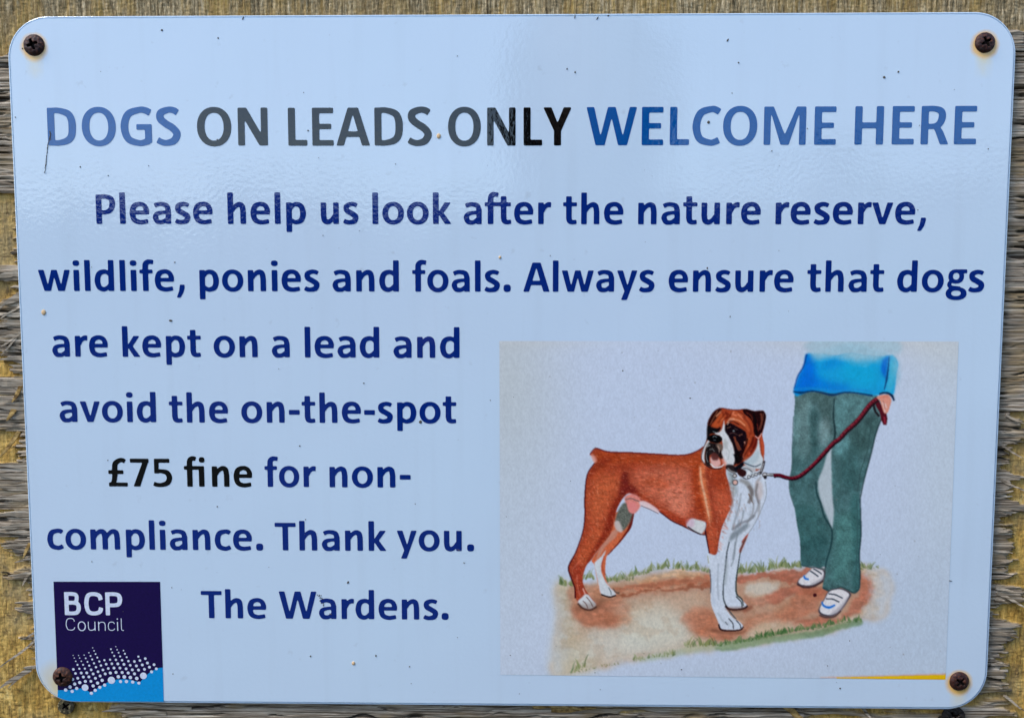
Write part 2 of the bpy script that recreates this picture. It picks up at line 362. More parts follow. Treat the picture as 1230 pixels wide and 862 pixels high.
def px_scale(px, py):                          # metres per photo pixel on the sign there
    return (P(px + 1, py) - P(px - 1, py)).length / 2
BODY_EM = 54.3 * px_scale(300, 269); HEAD_EM = 69.7 * px_scale(300, 175)
PRINT_Y = -.00009
def words(name, items, mat, parent, em, font=G, fk='a', y=PRINT_Y, label=None):
    """items: (text, x left px, x right px, y baseline px); all of them one printed mesh"""
    V, F = [], []
    for text, x0, x1, yb in items:
        seq = []; pen = 0
        for ch in text:
            polys, gx0, gx1, adv = glyph_cells(font[ch], fk + ch); seq.append((polys, pen)); last = pen + gx1
            if pen == 0: first = gx0
            pen += adv
        A = P(x0, yb); Bp = P(x1, yb); zb = (A.z + Bp.z) / 2
        sx = (Bp.x - A.x) / (last - first); sz = em / 1000
        for polys, pn in seq:
            for pg in polys:
                k = len(V)
                V += [(A.x + (pn + qx - first) * sx, y, zb + qy * sz) for qx, qy in pg]
                F.append(list(range(k, k + len(pg))))
    me = bpy.data.meshes.new(name); me.from_pydata(V, [], F); me.update()
    bm = bmesh.new(); bm.from_mesh(me)
    bmesh.ops.remove_doubles(bm, verts=bm.verts, dist=1e-7)
    for f in bm.faces:
        if f.normal.y > 0: f.normal_flip()
    bm.to_mesh(me); bm.free()
    o = link(name, me, mat, parent)
    if label: o['label'] = label
    return o
ln = empty('headline', (0, 0, 0)); ln.parent = sign
words('headline_words', [('DOGS', 58, 217.5, 174.8)], HNAVY, ln, HEAD_EM, label='large blue word DOGS')
words('headline_words', [('ON', 237.3, 322, 175), ('LEADS', 346.5, 518.8, 175), ('ONLY', 538.3, 685.8, 175)], BLACK, ln, HEAD_EM, label='large black words ON LEADS ONLY')
words('headline_words', [('WELCOME', 704.5, 1003.6, 174.3), ('HERE', 1026, 1172, 173.6)], HNAVY, ln, HEAD_EM, label='large blue words WELCOME HERE')
LINES = [
 ([('Please', 116, 255.7, 268.8), ('help', 273.8, 367.7, 268.9), ('us', 385.5, 430.7, 269), ('look', 447.5, 541.7, 269), ('aXer', 557, 661.9, 269.2), ('the', 676.2, 748.6, 269.3), ('nature', 766.3, 913.4, 269.4), ('reserve,', 931.2, 1111.8, 269.3)], NAVY),
 ([('wildlife,', 46.8, 222, 349.4), ('ponies', 240, 384, 349.7), ('and', 399.5, 479.2, 350), ('foals.', 495.3, 613.4, 350.2), ('Always', 628.7, 786, 350.3), ('ensure', 802.9, 952.7, 350.4), ('that', 969.1, 1061.3, 350.4), ('dogs', 1077, 1181.8, 350.4)], NAVY),
 ([('are', 63.2, 130, 428.2), ('kept', 147.5, 241.7, 428.4), ('on', 257, 309.7, 428.8), ('a', 326.7, 348.2, 428.9), ('lead', 366.3, 455.7, 429.2), ('and', 472.7, 552, 429.6)], NAVY),
 ([('avoid', 72, 187.8, 506.6), ('the', 203.5, 274.2, 507.2), ('on-the-spot', 290.2, 548.2, 507.6)], NAVY),
 ([('£75', 130.8, 207.2, 583.9), ('Fne', 221.6, 303.2, 584.2)], BLACK),
 ([('for', 318.2, 379.7, 584.4), ('non-', 396, 493.3, 585)], NAVY),
 ([('compliance.', 57.4, 316.2, 659.8), ('Thank', 330.5, 463.8, 660.8), ('you.', 477, 569.5, 661.2)], NAVY),
 ([('The', 242, 320, 742), ('Wardens.', 335.6, 538.8, 743)], NAVY)]
for its, m in LINES: words('text_line', its, m, sign, BODY_EM, label='black words £75 fine' if m is BLACK else None)

# ------------------------------------------------------------------ emblem
logo = empty('emblem', (0, 0, 0)); logo.parent = sign
def flat(name, pts, mat, parent, y):
    bm = bmesh.new(); vs = [bm.verts.new(tuple(P(a, b, 0)) ) for a, b in pts]
    for v in vs: v.co.y = y
    f = bm.faces.new(vs)
    if f.normal.y > 0 or True:
        bm.normal_update()
        if f.normal.y > 0: f.normal_flip()
    bmesh.ops.triangulate(bm, faces=bm.faces)
    me = bpy.data.meshes.new(name); bm.to_mesh(me); bm.free()
    return link(name, me, mat, parent)
def sl(c): return tuple(c)
# sign-plane corner of the panel at bottom left cuts the emblem
blc = P(44.7, 842.5); cx_, cz_ = -SW / 2 + .0172, -SH / 2 + .0172
def px_of(v):
    q = CM.transposed() @ (Vector(v) - CAMP); return (IMW / 2 + FPX * q.x / -q.z, IMH / 2 - FPX * q.y / -q.z)
zbot = -SH / 2 + .0007
corner = []
xl = P(69, 830).x
for i in range(0, 15):
    a = math.radians(180 + 90 * i / 14); x = cx_ + .0166 * math.cos(a); z = cz_ + .0166 * math.sin(a)
    if x >= xl: corner.append(px_of((x, 0, z)))
a0 = math.acos((xl - cx_) / .0166); corner.insert(0, px_of((xl, 0, cz_ - .0166 * math.sin(a0))))
wave_top = [(69.5, 828.2), (75, 828.2), (83, 828.0), (92, 826.5), (98, 826), (104, 828), (109, 831.5), (114, 828), (121, 823.5), (128, 819.5), (135, 816.5), (142, 815.2), (150, 815), (158, 816), (165, 818), (169, 818), (174, 812), (180, 807), (186, 803.5), (191, 801.5), (195.6, 801)]
flat('emblem_field', [(64.3, 698), (192.3, 698.2), (195.6, 801)] + wave_top[::-1][1:], LOGOP, logo, PRINT_Y)
flat('emblem_wave', wave_top + [px_of((P(196.8, 843).x, 0, zbot))] + corner[::-1], LOGOB, logo, PRINT_Y)
words('emblem_words', [('BCP', 78.2, 147.5, 738.2)], LOGOW, logo, 28.6 / .655 * px_scale(110, 738), G2, 'b', PRINT_Y - .00005)
words('emblem_words', [('Council', 79.5, 149, 756.8)], LOGOW, logo, 15.4 / .64 * px_scale(110, 757), G3, 'c', PRINT_Y - .00005)
dots = [(408,228,3),(454,228,3),(501,225,5),(541,205,5),(573,164,4),(585,189,6),(597,216,7),(418,250,5),(463,250,5),(514,252,7),(555,232,7),(612,246,8),(430,277,6),(477,277,6),(529,282,7),(569,262,8),(629,279,9),(672,268,9),(720,264,9),(769,265,10),(821,268,10),(875,276,10),(925,279,11),(972,271,11),(1017,255,11),(959,238,9),(445,307,8),(492,307,8),(544,314,9),(584,294,9),(643,313,10),(687,302,11),(735,298,11),(785,299,12),(837,303,12),(890,311,11),(942,316,12),(992,308,12),(1035,292,12),(1091,306,12),(410,345,11),(460,340,9),(507,339,9),(560,349,11),(601,327,10),(660,350,11),(705,338,11),(753,334,12),(803,334,12),(855,341,12),(908,349,12),(960,351,12),(1010,345,12),(1052,327,12),(1110,341,12),(428,380,11),(476,376,12),(523,375,12),(577,384,12),(618,365,11),(679,384,12),(722,376,13),(770,371,13),(822,372,13),(873,376,13),(926,383,13),(1070,366,13),(447,420,12),(494,410,12),(541,409,12),(596,421,12),(636,401,12),(404,430,13),(464,457,14),(511,447,13),(558,446,12),(653,438,14),(789,408,15),(840,409,16),(891,414,15),(945,422,15),(1001,400,29),(421,469,14),(382,494,15),(345,519,15),(438,506,14),(400,531,14),(509,499,29),(577,485,14),(614,461,14),(731,437,31),(674,478,14),(633,497,14),(594,522,14),(562,547,14),(808,448,13),(858,448,14),(911,453,14),(963,461,13),(727,175,7),(768,154,4),(738,203,7),(779,180,6),(755,232,8),(792,205,7),(805,236,8),(833,187,6),(845,214,8),(860,243,8)]
V, F = [], []
for dx, dy, r in dots:
    c = P(30 + dx / 7.03, 754 + dy / 7.03); rr = max(r, 4.2) / 7.03 * px_scale(100, 800); k = len(V); n = 14
    V += [(c.x + rr * math.cos(2 * math.pi * i / n), PRINT_Y - .00005, c.z + rr * math.sin(2 * math.pi * i / n)) for i in range(n)]
    F.append(list(range(k, k + n)))
me = bpy.data.meshes.new('emblem_dots'); me.from_pydata(V, [], F); me.update(); link('emblem_dots', me, LOGOW, logo)

# ------------------------------------------------------------------ the printed watercolour
class Canvas:
    def __init__(s, x0, y0, w, h, k=2):
        s.x0, s.y0, s.k = x0, y0, k; s.W, s.H = int(w * k), int(h * k)
        s.C = np.zeros((s.H, s.W, 3)); s.ID = np.zeros((s.H, s.W), np.int8)
        s.X, s.Y = np.meshgrid(x0 + (np.arange(s.W) + .5) / k, y0 + (np.arange(s.H) + .5) / k)
    def blur(s, m, r):
        r = r * s.k
        if r < .3: return m
        n = max(1, int(math.ceil(r * 2.2))); g = np.exp(-np.arange(-n, n + 1) ** 2 / (2 * r * r)); g /= g.sum()
        m = np.pad(m, n, mode='edge'); o = 0
        for i, a in enumerate(g): o = o + a * m[i:i + m.shape[0] - 2 * n, :]
        q = 0
        for i, a in enumerate(g): q = q + a * o[:, i:i + o.shape[1] - 2 * n]
        return q
    def mask(s, pts, soft=.5, smooth=True, wob=0.0, wf=.25, seed=0, pad=0):
        pts = np.array(pts, float)
        if smooth:
            L = len(pts); out = []
            for i in range(L):
                p0, p1, p2, p3 = pts[i - 1], pts[i], pts[(i + 1) % L], pts[(i + 2) % L]
                for t in (0, .25, .5, .75):
                    out.append(.5 * ((2 * p1) + (-p0 + p2) * t + (2 * p0 - 5 * p1 + 4 * p2 - p3) * t * t + (-p0 + 3 * p1 - 3 * p2 + p3) * t ** 3))
            pts = np.array(out)
        mg = 3 + soft * 2.5 + wob + 1
        ix0 = int(max(0, (pts[:, 0].min() - mg - s.x0) * s.k)); ix1 = int(min(s.W, (pts[:, 0].max() + mg - s.x0) * s.k))
        iy0 = int(max(0, (pts[:, 1].min() - mg - s.y0) * s.k)); iy1 = int(min(s.H, (pts[:, 1].max() + mg - s.y0) * s.k))
        X = s.X[iy0:iy1, ix0:ix1]; Y = s.Y[iy0:iy1, ix0:ix1]
        if wob:
            X = X + (fbm(X * wf, Y * wf, seed + 5) - .5) * 2 * wob; Y = Y + (fbm(X * wf, Y * wf, seed + 9) - .5) * 2 * wob
        ins = np.zeros(X.shape, bool)
        for i in range(len(pts)):
            a, b = pts[i], pts[(i + 1) % len(pts)]
            if a[1] == b[1]: continue
            c = ((a[1] > Y) != (b[1] > Y)); ins ^= c & (X < (b[0] - a[0]) * (Y - a[1]) / (b[1] - a[1]) + a[0])
        return (slice(iy0, iy1), slice(ix0, ix1)), s.blur(ins.astype(float), soft)
    def poly(s, pts, col, a=1.0, soft=.5, smooth=True, wob=0.0, wf=.25, seed=0, tex=0.0, ts=(.5, .5), idn=None, clip=None, tseed=3):
        sl_, m = s.mask(pts, soft, smooth, wob, wf, seed)
        if m.size == 0: return
        if idn is not None: s.ID[sl_][m > .5] = idn
        if clip is not None: m = m * clip[sl_]
        c = np.array(col, float)
        if tex:
            t = (fbm(s.X[sl_] * ts[0], s.Y[sl_] * ts[1], seed + tseed, 4) - .5) * 2 * tex
            c = c[None, None, :] * (1 + t[..., None])
            m = m
        s.C[sl_] = s.C[sl_] * (1 - (m * a)[..., None]) + c * (m * a)[..., None]
    def line(s, pts, w, col, a=1.0, soft=.35, idn=None, clip=None, tex=0):
        if not isinstance(w, (list, tuple)): w = [w] * len(pts)
        if len(w) != len(pts): w = list(np.interp(np.linspace(0, 1, len(pts)), np.linspace(0, 1, len(w)), w))
        w = [q * 1.22 for q in w]
        s.poly(stroke_poly(pts, w), col, min(1, a * 1.08), soft, smooth=False, idn=idn, clip=clip, tex=tex)
    def full(s, pts, soft=.5):
        M = np.zeros((s.H, s.W)); sl_, m = s.mask(pts, soft); M[sl_] = m; return M
cv = Canvas(597, 406, 558, 413)
X, Y = cv.X, cv.Y
def gauss(cx, cy, rx, ry): return np.exp(-(((X - cx) / rx) ** 2 + ((Y - cy) / ry) ** 2))
def lerp(a, b, t): t = t[..., None]; return a * (1 - t) + b * t
cv.C[:] = (181, 196, 221)
cv.C[:] = lerp(cv.C, np.array((176, 186, 194.)), np.clip(gauss(600, 470, 70, 150) * 1.0, 0, 1))
cv.C[:] = lerp(cv.C, np.array((178, 194, 212.)), np.clip(gauss(600, 660, 70, 200) * .6, 0, 1))
cv.C[:] = lerp(cv.C, np.array((186, 190, 192.)), np.clip(gauss(1160, 405, 60, 60) + .8 * gauss(1040, 400, 150, 26) + .4 * gauss(640, 408, 80, 12), 0, 1) * .8)
cv.C[:] = lerp(cv.C, np.array((178, 194, 210.)), np.clip(gauss(1150, 560, 60, 200), 0, 1) * .8)
cv.C[:] = lerp(cv.C, np.array((166, 186, 208.)), np.clip(gauss(1130, 770, 150, 110), 0, 1) * .6)
cv.C[:] = lerp(cv.C, np.array((170, 187, 208.)), np.clip(gauss(900, 815, 260, 24), 0, 1) * .5)

def grass(line, hmin, hmax, dens, cols, lean=.25, a=.8):
    L = np.array(line, float)
    for i in range(len(L) - 1):
        p, q = L[i], L[i + 1]; n = int(np.hypot(*(q - p)) * dens)
        for _ in range(n):
            t = random.random(); b = p * (1 - t) + q * t; h = random.uniform(hmin, hmax) * random.choice((.5, .7, 1)); dx = (math.sin(b[0] * .35) * .55 + random.uniform(-.2, .3)) * h
            b = b + np.array((random.uniform(-1, 1), random.uniform(-1, 2.5)))
            cv.line([tuple(b), (b[0] + dx * .4, b[1] - h * .6), (b[0] + dx, b[1] - h)], [1.5, 1.1, .3], random.choice(cols), a * random.uniform(.45, 1), .4)

GC = [(126, 138, 96), (104, 120, 74), (74, 94, 56), (140, 152, 112), (104, 126, 96), (130, 136, 84)]
ground = [(672, 700), (690, 701), (706, 698), (725, 699), (745, 695), (765, 690), (790, 684), (815, 684), (850, 688), (880, 690), (910, 690), (935, 684), (955, 681), (985, 684), (1035, 680), (1052, 682), (1066, 690), (1073, 705), (1066, 725), (1060, 742), (1036, 744), (1015, 752), (985, 761), (950, 766), (915, 772), (880, 776), (850, 780), (815, 785), (780, 789), (745, 797), (715, 802), (685, 806), (664, 809), (667, 780), (670, 740), (668, 715)]
cv.poly(ground, (192, 168, 142), .9, 3.5, wob=6, wf=.12, seed=4, tex=.07, ts=(.12, .12))
GM = cv.full(ground, 3)
n1 = fbm(X * .03, Y * .05, 8, 5)
cv.C[:] = lerp(cv.C, np.array((207, 182, 148.)), GM * np.clip((n1 - .5) * 5, 0, 1) * .4)
cv.poly([(664, 809), (670, 740), (668, 700), (684, 700), (690, 760), (720, 800)], (190, 178, 145), .55, 6, wob=3)
cv.poly([(690, 712), (735, 703), (790, 694), (853, 688), (910, 688), (970, 684), (1032, 684), (1050, 696), (1046, 720), (1015, 742), (960, 756), (900, 768), (850, 770), (825, 755), (828, 736), (790, 722), (750, 730), (745, 750), (700, 748), (684, 730)], (178, 124, 96), .62, 5, wob=7, wf=.1, tex=.12, ts=(.08, .2))
for pts, col, a, so in [
 ([(680, 712), (700, 700), (750, 704), (800, 693), (852, 690), (853, 702), (800, 712), (750, 716), (745, 728), (758, 738), (745, 752), (716, 752), (700, 748), (690, 734)], (186, 128, 98), .75, 2.0),
 ([(688, 730), (720, 722), (745, 722), (762, 730), (748, 742), (735, 754), (705, 752), (692, 744)], (176, 104, 76), .6, 2.5),
 ([(735, 708), (790, 698), (853, 690), (853, 697), (800, 703), (770, 709)], (180, 110, 82), .75, .9),
 ([(742, 714), (800, 707), (853, 699), (853, 706), (815, 708), (770, 713), (745, 716)], (150, 84, 60), .85, .8),
 ([(795, 688), (820, 684), (850, 690), (815, 693), (780, 697), (760, 698)], (208, 165, 125), .7, 1.5),
 ([(818, 742), (830, 732), (845, 728), (856, 735), (864, 752), (885, 757), (905, 752), (890, 764), (860, 768), (840, 762), (822, 752)], (184, 110, 80), .75, 2.5),
 ([(885, 690), (920, 688), (960, 684), (1000, 686), (975, 698), (950, 700), (920, 695), (886, 699)], (172, 98, 76), .85, 1.0),
 ([(890, 720), (915, 714), (945, 706), (965, 703), (1000, 706), (990, 712), (950, 716), (925, 724), (900, 730), (893, 738)], (172, 98, 76), .8, 1.6),
 ([(960, 706), (985, 705), (1000, 714), (984, 724), (984, 736), (965, 740), (948, 748), (925, 745), (945, 730), (950, 720)], (184, 112, 84), .7, 2.2),
 ([(895, 742), (925, 735), (945, 725), (960, 728), (940, 740), (915, 750), (895, 756)], (190, 125, 95), .6, 2.2),
 ([(948, 748), (975, 742), (1000, 743), (1014, 738), (1025, 724), (1034, 712), (1046, 705), (1048, 715), (1040, 726), (1025, 738), (1005, 748), (975, 750)], (176, 104, 80), .8, 1.8),
 ([(1034, 690), (1042, 692), (1047, 702), (1042, 716), (1034, 720)], (182, 110, 85), .8, 1.8),
 ([(1035, 682), (1055, 684), (1068, 692), (1072, 710), (1062, 730), (1050, 720), (1050, 700)], (206, 184, 156), .6, 3),
]: cv.poly(pts, col, a * .95, so * .8, wob=6, wf=.13, seed=int(pts[0][0]), tex=.22, ts=(.14, .3))
cv.poly([(898, 702), (925, 699), (938, 701), (930, 709), (912, 715), (896, 716)], (204, 196, 180), .8, 1.6, wob=3)
cv.poly([(888, 716), (905, 714), (925, 722), (900, 730), (890, 726)], (196, 160, 132), .5, 3, wob=3)
cv.poly([(700, 765), (740, 758), (790, 775), (760, 788), (700, 796), (685, 785)], (206, 204, 192), .6, 6, wob=4)
cv.poly([(862, 712), (866, 706), (862, 725)], (200, 180, 150), .1, 2)
cv.poly([(735, 728), (790, 716), (840, 712), (850, 726), (815, 734), (760, 742)], (204, 188, 164), .45, 6, wob=6)
cv.poly([(765, 740), (800, 735), (822, 748), (830, 765), (800, 780), (760, 778), (745, 765)], (206, 204, 188), .7, 7, wob=3)
cv.poly([(905, 752), (935, 745), (955, 752), (930, 760), (900, 765)], (210, 198, 172), .6, 3, wob=2)
n2 = fbm(X * .35, Y * .35, 21, 4)
cv.C[:] = cv.C * (1 + (GM * (n2 - .5) * .12)[..., None]); cv.C[:] = lerp(cv.C, cv.C * np.array((.95, .985, 1.03)), GM)
fadeL = np.clip((690 + (fbm(X * .1, Y * .1, 95, 3) - .5) * 14 - X) / 22, 0, 1) * GM * np.clip((Y - 706) / 20, 0, 1)
cv.C[:] = lerp(cv.C, np.array((184, 192, 200.)), fadeL * .75)
fadeR = np.clip((X - 1036 + (fbm(X * .1, Y * .1, 96, 3) - .5) * 26) / 22, 0, 1) * GM
cv.C[:] = lerp(cv.C, np.array((182, 194, 210.)), fadeR * .8)
wb = np.clip((fbm(X * .05, Y * .07, 98, 4) - .50) * 9, 0, 1) * GM; cv.C[:] = lerp(cv.C, cv.C * np.array((.90, .80, .72)), wb * .3)
# grass along both edges of the path
cv.poly([(860, 776), (905, 765), (940, 762), (975, 757), (1005, 749), (1032, 744), (1036, 750), (1010, 755), (985, 764), (950, 768), (915, 773), (870, 781)], (100, 130, 92), .75, 1.2, wob=2, tex=.15, ts=(.3, .3))
cv.poly([(770, 790), (830, 776), (900, 768), (960, 762), (960, 767), (900, 776), (830, 784), (775, 794)], (150, 168, 140), .5, 1.8, wob=2)
grass([(671, 700), (689, 702)], 5, 15, 2.4, GC)
grass([(701, 694), (714, 693)], 4, 12, 1.6, GC)
grass([(727, 697), (745, 694), (760, 690), (772, 688), (788, 682), (802, 680), (822, 682), (838, 683), (853, 686)], 4, 11, 1.7, GC)
grass([(727, 697), (760, 695)], 2, 5, 1.2, GC)
grass([(885, 687), (912, 685), (935, 680), (950, 680), (962, 680)], 5, 13, 2.0, GC)
grass([(1034, 680), (1046, 681)], 4, 12, 1.6, GC)
grass([(1034, 682), (1056, 680)], 1, 3, .8, GC)
grass([(686, 806), (702, 800)], 5, 17, .9, GC)
grass([(690, 806), (745, 795)], 1, 2.5, .5, [(110, 116, 80), (128, 120, 84)])
grass([(758, 793), (790, 787), (812, 785)], 2, 9, .7, GC)
grass([(822, 775), (862, 773)], 2, 12, 1.6, GC)
grass([(862, 774), (905, 767), (945, 758), (985, 752), (1015, 745), (1036, 745)], 2, 8, 1.5, [(64, 98, 62), (84, 118, 72), (104, 128, 80)])
grass([(910, 764), (945, 758)], 3, 9, 1.6, [(56, 92, 52), (84, 118, 72)])

# --- the boxer dog
BR, BRL, BRD = (146, 60, 40), (196, 104, 70), (110, 38, 26)
farleg = [(760, 612), (759, 620), (757, 631), (752.5, 640), (743, 653), (730, 665.5), (727.5, 675), (727, 690), (731, 703), (739, 711), (740, 714.5), (733, 716), (722, 713), (719, 703), (716, 690), (714, 678), (710.5, 673), (715, 665), (726, 650), (735, 632), (740, 615)]
cv.poly(farleg, (190, 98, 66), 1, .5, tex=.12, idn=1)
cv.poly([(727, 645), (742, 634), (740, 644), (728, 655), (720, 668), (716, 670)], (178, 140, 128), .7, .8)
cv.poly([(714, 676), (722, 668), (728, 660), (724, 672), (722, 684), (727, 697), (733, 705), (739, 711), (739, 715), (730, 716), (722, 713), (719, 702), (716, 688)], (192, 200, 210), 1, .6, tex=.05, idn=1)
cv.line([(760, 616), (757, 631), (752, 640), (742, 653), (730, 666)], [3.2, 3, 2, 1.2, .8], (96, 30, 26), .9)
cv.line([(726, 667), (723, 680), (727, 690)], 1.4, (170, 80, 60), .8)
cv.line([(731, 705), (734, 711), (734, 714)], .8, (90, 100, 105), .9); cv.line([(722, 713.5), (732, 716.5), (740, 714.5)], 1.6, (50, 40, 40), .9)
cv.line([(736, 706), (740, 711), (744, 712)], [1, 1.6, 2.2], (70, 62, 58), .6)
body = [(708.6, 545.8), (712, 541), (716, 538.3), (722, 540), (731, 542.6), (745, 543), (760, 543.5), (790, 545.2), (815, 546.5), (828, 545), (838, 541), (848, 535), (870, 535), (886, 550), (885, 570), (884, 588), (882, 604), (874, 622), (867, 636), (863.5, 650), (861.5, 663), (857, 667), (852.5, 666), (850.3, 655), (848, 642), (842, 641), (833, 637), (822, 632), (807, 625), (794, 615.5), (781, 607), (768, 601.5), (757, 592), (748.5, 597.5), (741, 611), (737.5, 627), (733.5, 640), (726, 650.5), (715.5, 664), (709.5, 672.5), (704.5, 678.5), (701, 688), (699.8, 697), (702.8, 707), (708.5, 715), (715, 723), (715, 728), (708, 731), (699, 728.5), (694, 722), (691, 716), (690.2, 705), (687, 695), (683, 683), (684.5, 676), (692, 662), (698, 646), (701.2, 632), (702.3, 615), (702.2, 600), (704, 577), (707.5, 566), (713, 558), (715, 553), (713, 548)]
cv.poly(body, BR, 1, .5, tex=.10, ts=(.45, .45), idn=1)
BM = cv.full(body, .4)
def shade(pts, col, a, soft, seed=0, tex=.08): cv.poly(pts, col, a, soft, clip=BM, wob=1.5, seed=seed, tex=tex)
shade([(716, 544), (760, 546), (820, 549), (842, 542), (850, 556), (825, 562), (780, 556), (735, 556), (722, 566), (712, 575), (708, 570)], (162, 66, 30), .7, 4)
shade([(760, 566), (800, 560), (828, 562), (832, 590), (828, 615), (812, 622), (795, 608), (775, 594), (762, 580)], (196, 112, 88), .75, 7)
shade([(800, 585), (828, 590), (826, 618), (814, 622), (800, 605)], (204, 126, 104), .6, 4)
shade([(712, 575), (735, 568), (748, 575), (735, 600), (725, 625), (712, 635), (706, 610)], (190, 98, 62), .7, 6)
shade([(708, 640), (722, 632), (724, 648), (708, 670), (698, 680), (692, 672)], (190, 94, 58), .6, 3)
shade([(832, 560), (842, 556), (845, 580), (848, 610), (846, 622), (836, 610), (832, 585)], (152, 58, 28), .8, 2.5)
shade([(840, 560), (846, 556), (848, 580), (852, 600), (856, 625), (850, 626), (845, 605), (840, 585)], (206, 118, 76), .7, 1.2)
cv.line([(841, 560), (842.5, 578), (847, 597), (851, 618), (853, 632)], [1.4, 1.8, 2.2, 1.6, .8], (228, 176, 146), .8, .7)
shade([(857, 590), (868, 585), (878, 600), (876, 618), (866, 628), (860, 615)], (190, 92, 62), .6, 3)
shade([(850, 560), (872, 562), (878, 575), (870, 590), (856, 580)], (152, 58, 30), .7, 3)
shade([(848, 626), (856, 624), (862, 640), (860, 660), (852, 664), (849, 650)], (184, 84, 54), .6, 2)
shade([(747, 570), (753, 566), (757, 580), (764, 586), (768, 596), (757, 594), (750, 599), (744, 594)], (92, 28, 28), .75, 1.8)
shade([(748, 598), (741, 612), (736, 630), (724, 650), (712, 668), (704, 680), (708, 668), (726, 636), (733, 612), (742, 596)], (112, 34, 24), .7, 1.4)
shade([(765, 580), (790, 572), (805, 585), (790, 585)], (168, 74, 44), .45, 2)
for p in ([(768, 572), (778, 578), (784, 586)], [(775, 570), (786, 577), (792, 585)], [(762, 590), (775, 597), (788, 606)], [(785, 603), (800, 612), (815, 622)]):
    cv.line(p, [.6, 1.8, .6], (160, 66, 40), .5, .8, clip=BM)
shade([(780, 607), (800, 612), (830, 626), (826, 634), (806, 626)], (150, 52, 32), .7, 1.6)
shade([(712, 556), (728, 548), (735, 552), (722, 562), (708, 574)], (120, 44, 34), .55, 1.8)
cv.poly([(709.5, 545.5), (714, 546), (717, 552), (714, 556)], (208, 140, 124), .8, .8)
shade([(692, 672), (700, 684), (699, 700), (706, 712), (696, 716), (691, 700), (688, 690)], (150, 58, 42), .6, 2)
cv.line([(693, 690), (694, 705), (697, 716)], 1.2, (206, 120, 98), .6, .7); cv.line([(687, 684), (692, 678), (698, 672)], 1.2, (208, 116, 90), .55, .7)
# fur: fine mottle over the whole brown coat
fn = (fbm(X * 1.1, Y * 1.1, 33, 3) - .5) * .24 + (fbm(X * .22, Y * .5, 37, 3) - .5) * .34
cv.C[:] = cv.C * (1 + (BM * fn)[..., None])
cv.C[:] = lerp(cv.C, np.array((222, 150, 120.)), BM * np.clip((fbm(X * 1.3, Y * .9, 41, 2) - .66) * 4, 0, 1) * .4)
_rs = random.Random(12)
for _ in range(1500):
    x = _rs.uniform(684, 882); y = _rs.uniform(542, 726)
    if BM[min(cv.H - 1, int((y - cv.y0) * cv.k)), min(cv.W - 1, int((x - cv.x0) * cv.k))] < .9: continue
    vert = (x < 745 and y > 570) or x > 848; a_ = (1.3 if vert else .25) + _rs.uniform(-.35, .35); Ls = _rs.uniform(2.5, 6)
    cv.line([(x, y), (x + math.cos(a_) * Ls, y + math.sin(a_) * Ls)], [1.1, .5], _rs.choice([(206, 120, 86), (222, 150, 118), (190, 96, 58), (120, 42, 26), (104, 34, 24), (140, 54, 34)]), _rs.uniform(.15, .5), .4, clip=BM)
# outlines
cv.line([(708.6, 545.8), (712, 540.5), (717, 538.3), (731, 542.4), (760, 543.5), (790, 545.2), (815, 546.5), (828, 545), (838, 541), (846, 536)], [.8, 1.3, 1.2, 1.2], (96, 30, 30), .85)
cv.line([(714, 556), (707, 566), (704, 577), (702.4, 600), (702.6, 618), (701, 634), (697, 648), (691, 664), (684.5, 676), (683, 684), (687, 696), (690.5, 706), (691, 718)], [1, 1.3, 1.0, 1.6, 1.4], (70, 22, 26), .85)
cv.line([(768, 601.5), (781, 607), (794, 615.5), (807, 625), (822, 632), (829, 635.5), (840, 640.6), (848, 642)], [1, 1.2, 1.4, 1.2], (70, 30, 34), .85)
cv.line([(847.3, 627), (847, 636), (849.5, 650), (852, 664)], [2.2, 1.4, 1], (50, 20, 28), .85)
# grey hind patch, belly skin, white elbow patch
cv.poly([(743, 612), (749, 604), (755, 604), (760, 612), (758.5, 622), (754, 631), (748, 637), (741, 634), (739, 624)], (92, 98, 92), 1, .8, tex=.35, ts=(.7, .7), idn=1)
cv.poly([(738, 627), (743, 625), (748, 636), (745, 639), (739, 634)], (190, 180, 180), .9, .8)
cv.poly([(750, 598), (756, 593), (764, 594), (770, 601), (768, 610), (762, 616), (756, 614), (753, 606)], (206, 128, 120), 1, .8, tex=.15, idn=1)
cv.poly([(754, 604), (762, 603), (766, 609), (761, 616), (756, 614)], (222, 128, 128), 1, .8)
cv.line([(751, 600), (757, 598), (763, 600), (768, 602)], 1.3, (90, 84, 84), .6)
cv.poly([(768, 602), (776, 602), (790, 611), (791, 616), (781, 611), (770, 607)], (216, 190, 196), .95, .7, idn=1)
cv.line([(770, 607), (781, 611.5), (791, 616.5)], .8, (90, 80, 90), .7)
cv.poly([(826, 627), (831, 622.5), (839, 624), (847.5, 627), (847, 635), (842, 641), (833, 637), (825, 632)], (196, 202, 208), 1, .7, tex=.06, idn=1)
cv.poly([(824, 626), (832, 622), (834, 630), (828, 634)], (196, 160, 186), .6, 1.4)
cv.line([(826, 632), (834, 637.5), (842, 641.5)], 1.2, (40, 36, 46), .8)
# near hind paw
cv.poly([(694, 722), (700, 716), (703, 713), (707, 714), (711, 719), (715.5, 724), (715, 728), (708, 731), (699, 728.5)], (196, 202, 210), 1, .7, idn=1)
for p in ([(700, 721), (704, 725), (706, 730)], [(704, 716), (709, 722), (712, 728)]): cv.line(p, 1, (110, 90, 90), .8)
cv.line([(703, 713), (700, 706)], 1.5, (214, 170, 160), .7)
cv.line([(694, 724), (700, 730), (709, 732), (717, 728)], 1.8, (56, 40, 38), .8, .6); cv.poly([(715, 722), (724, 718), (728, 724), (716, 732), (700, 734), (690, 728)], (84, 58, 46), .35, 2.5)
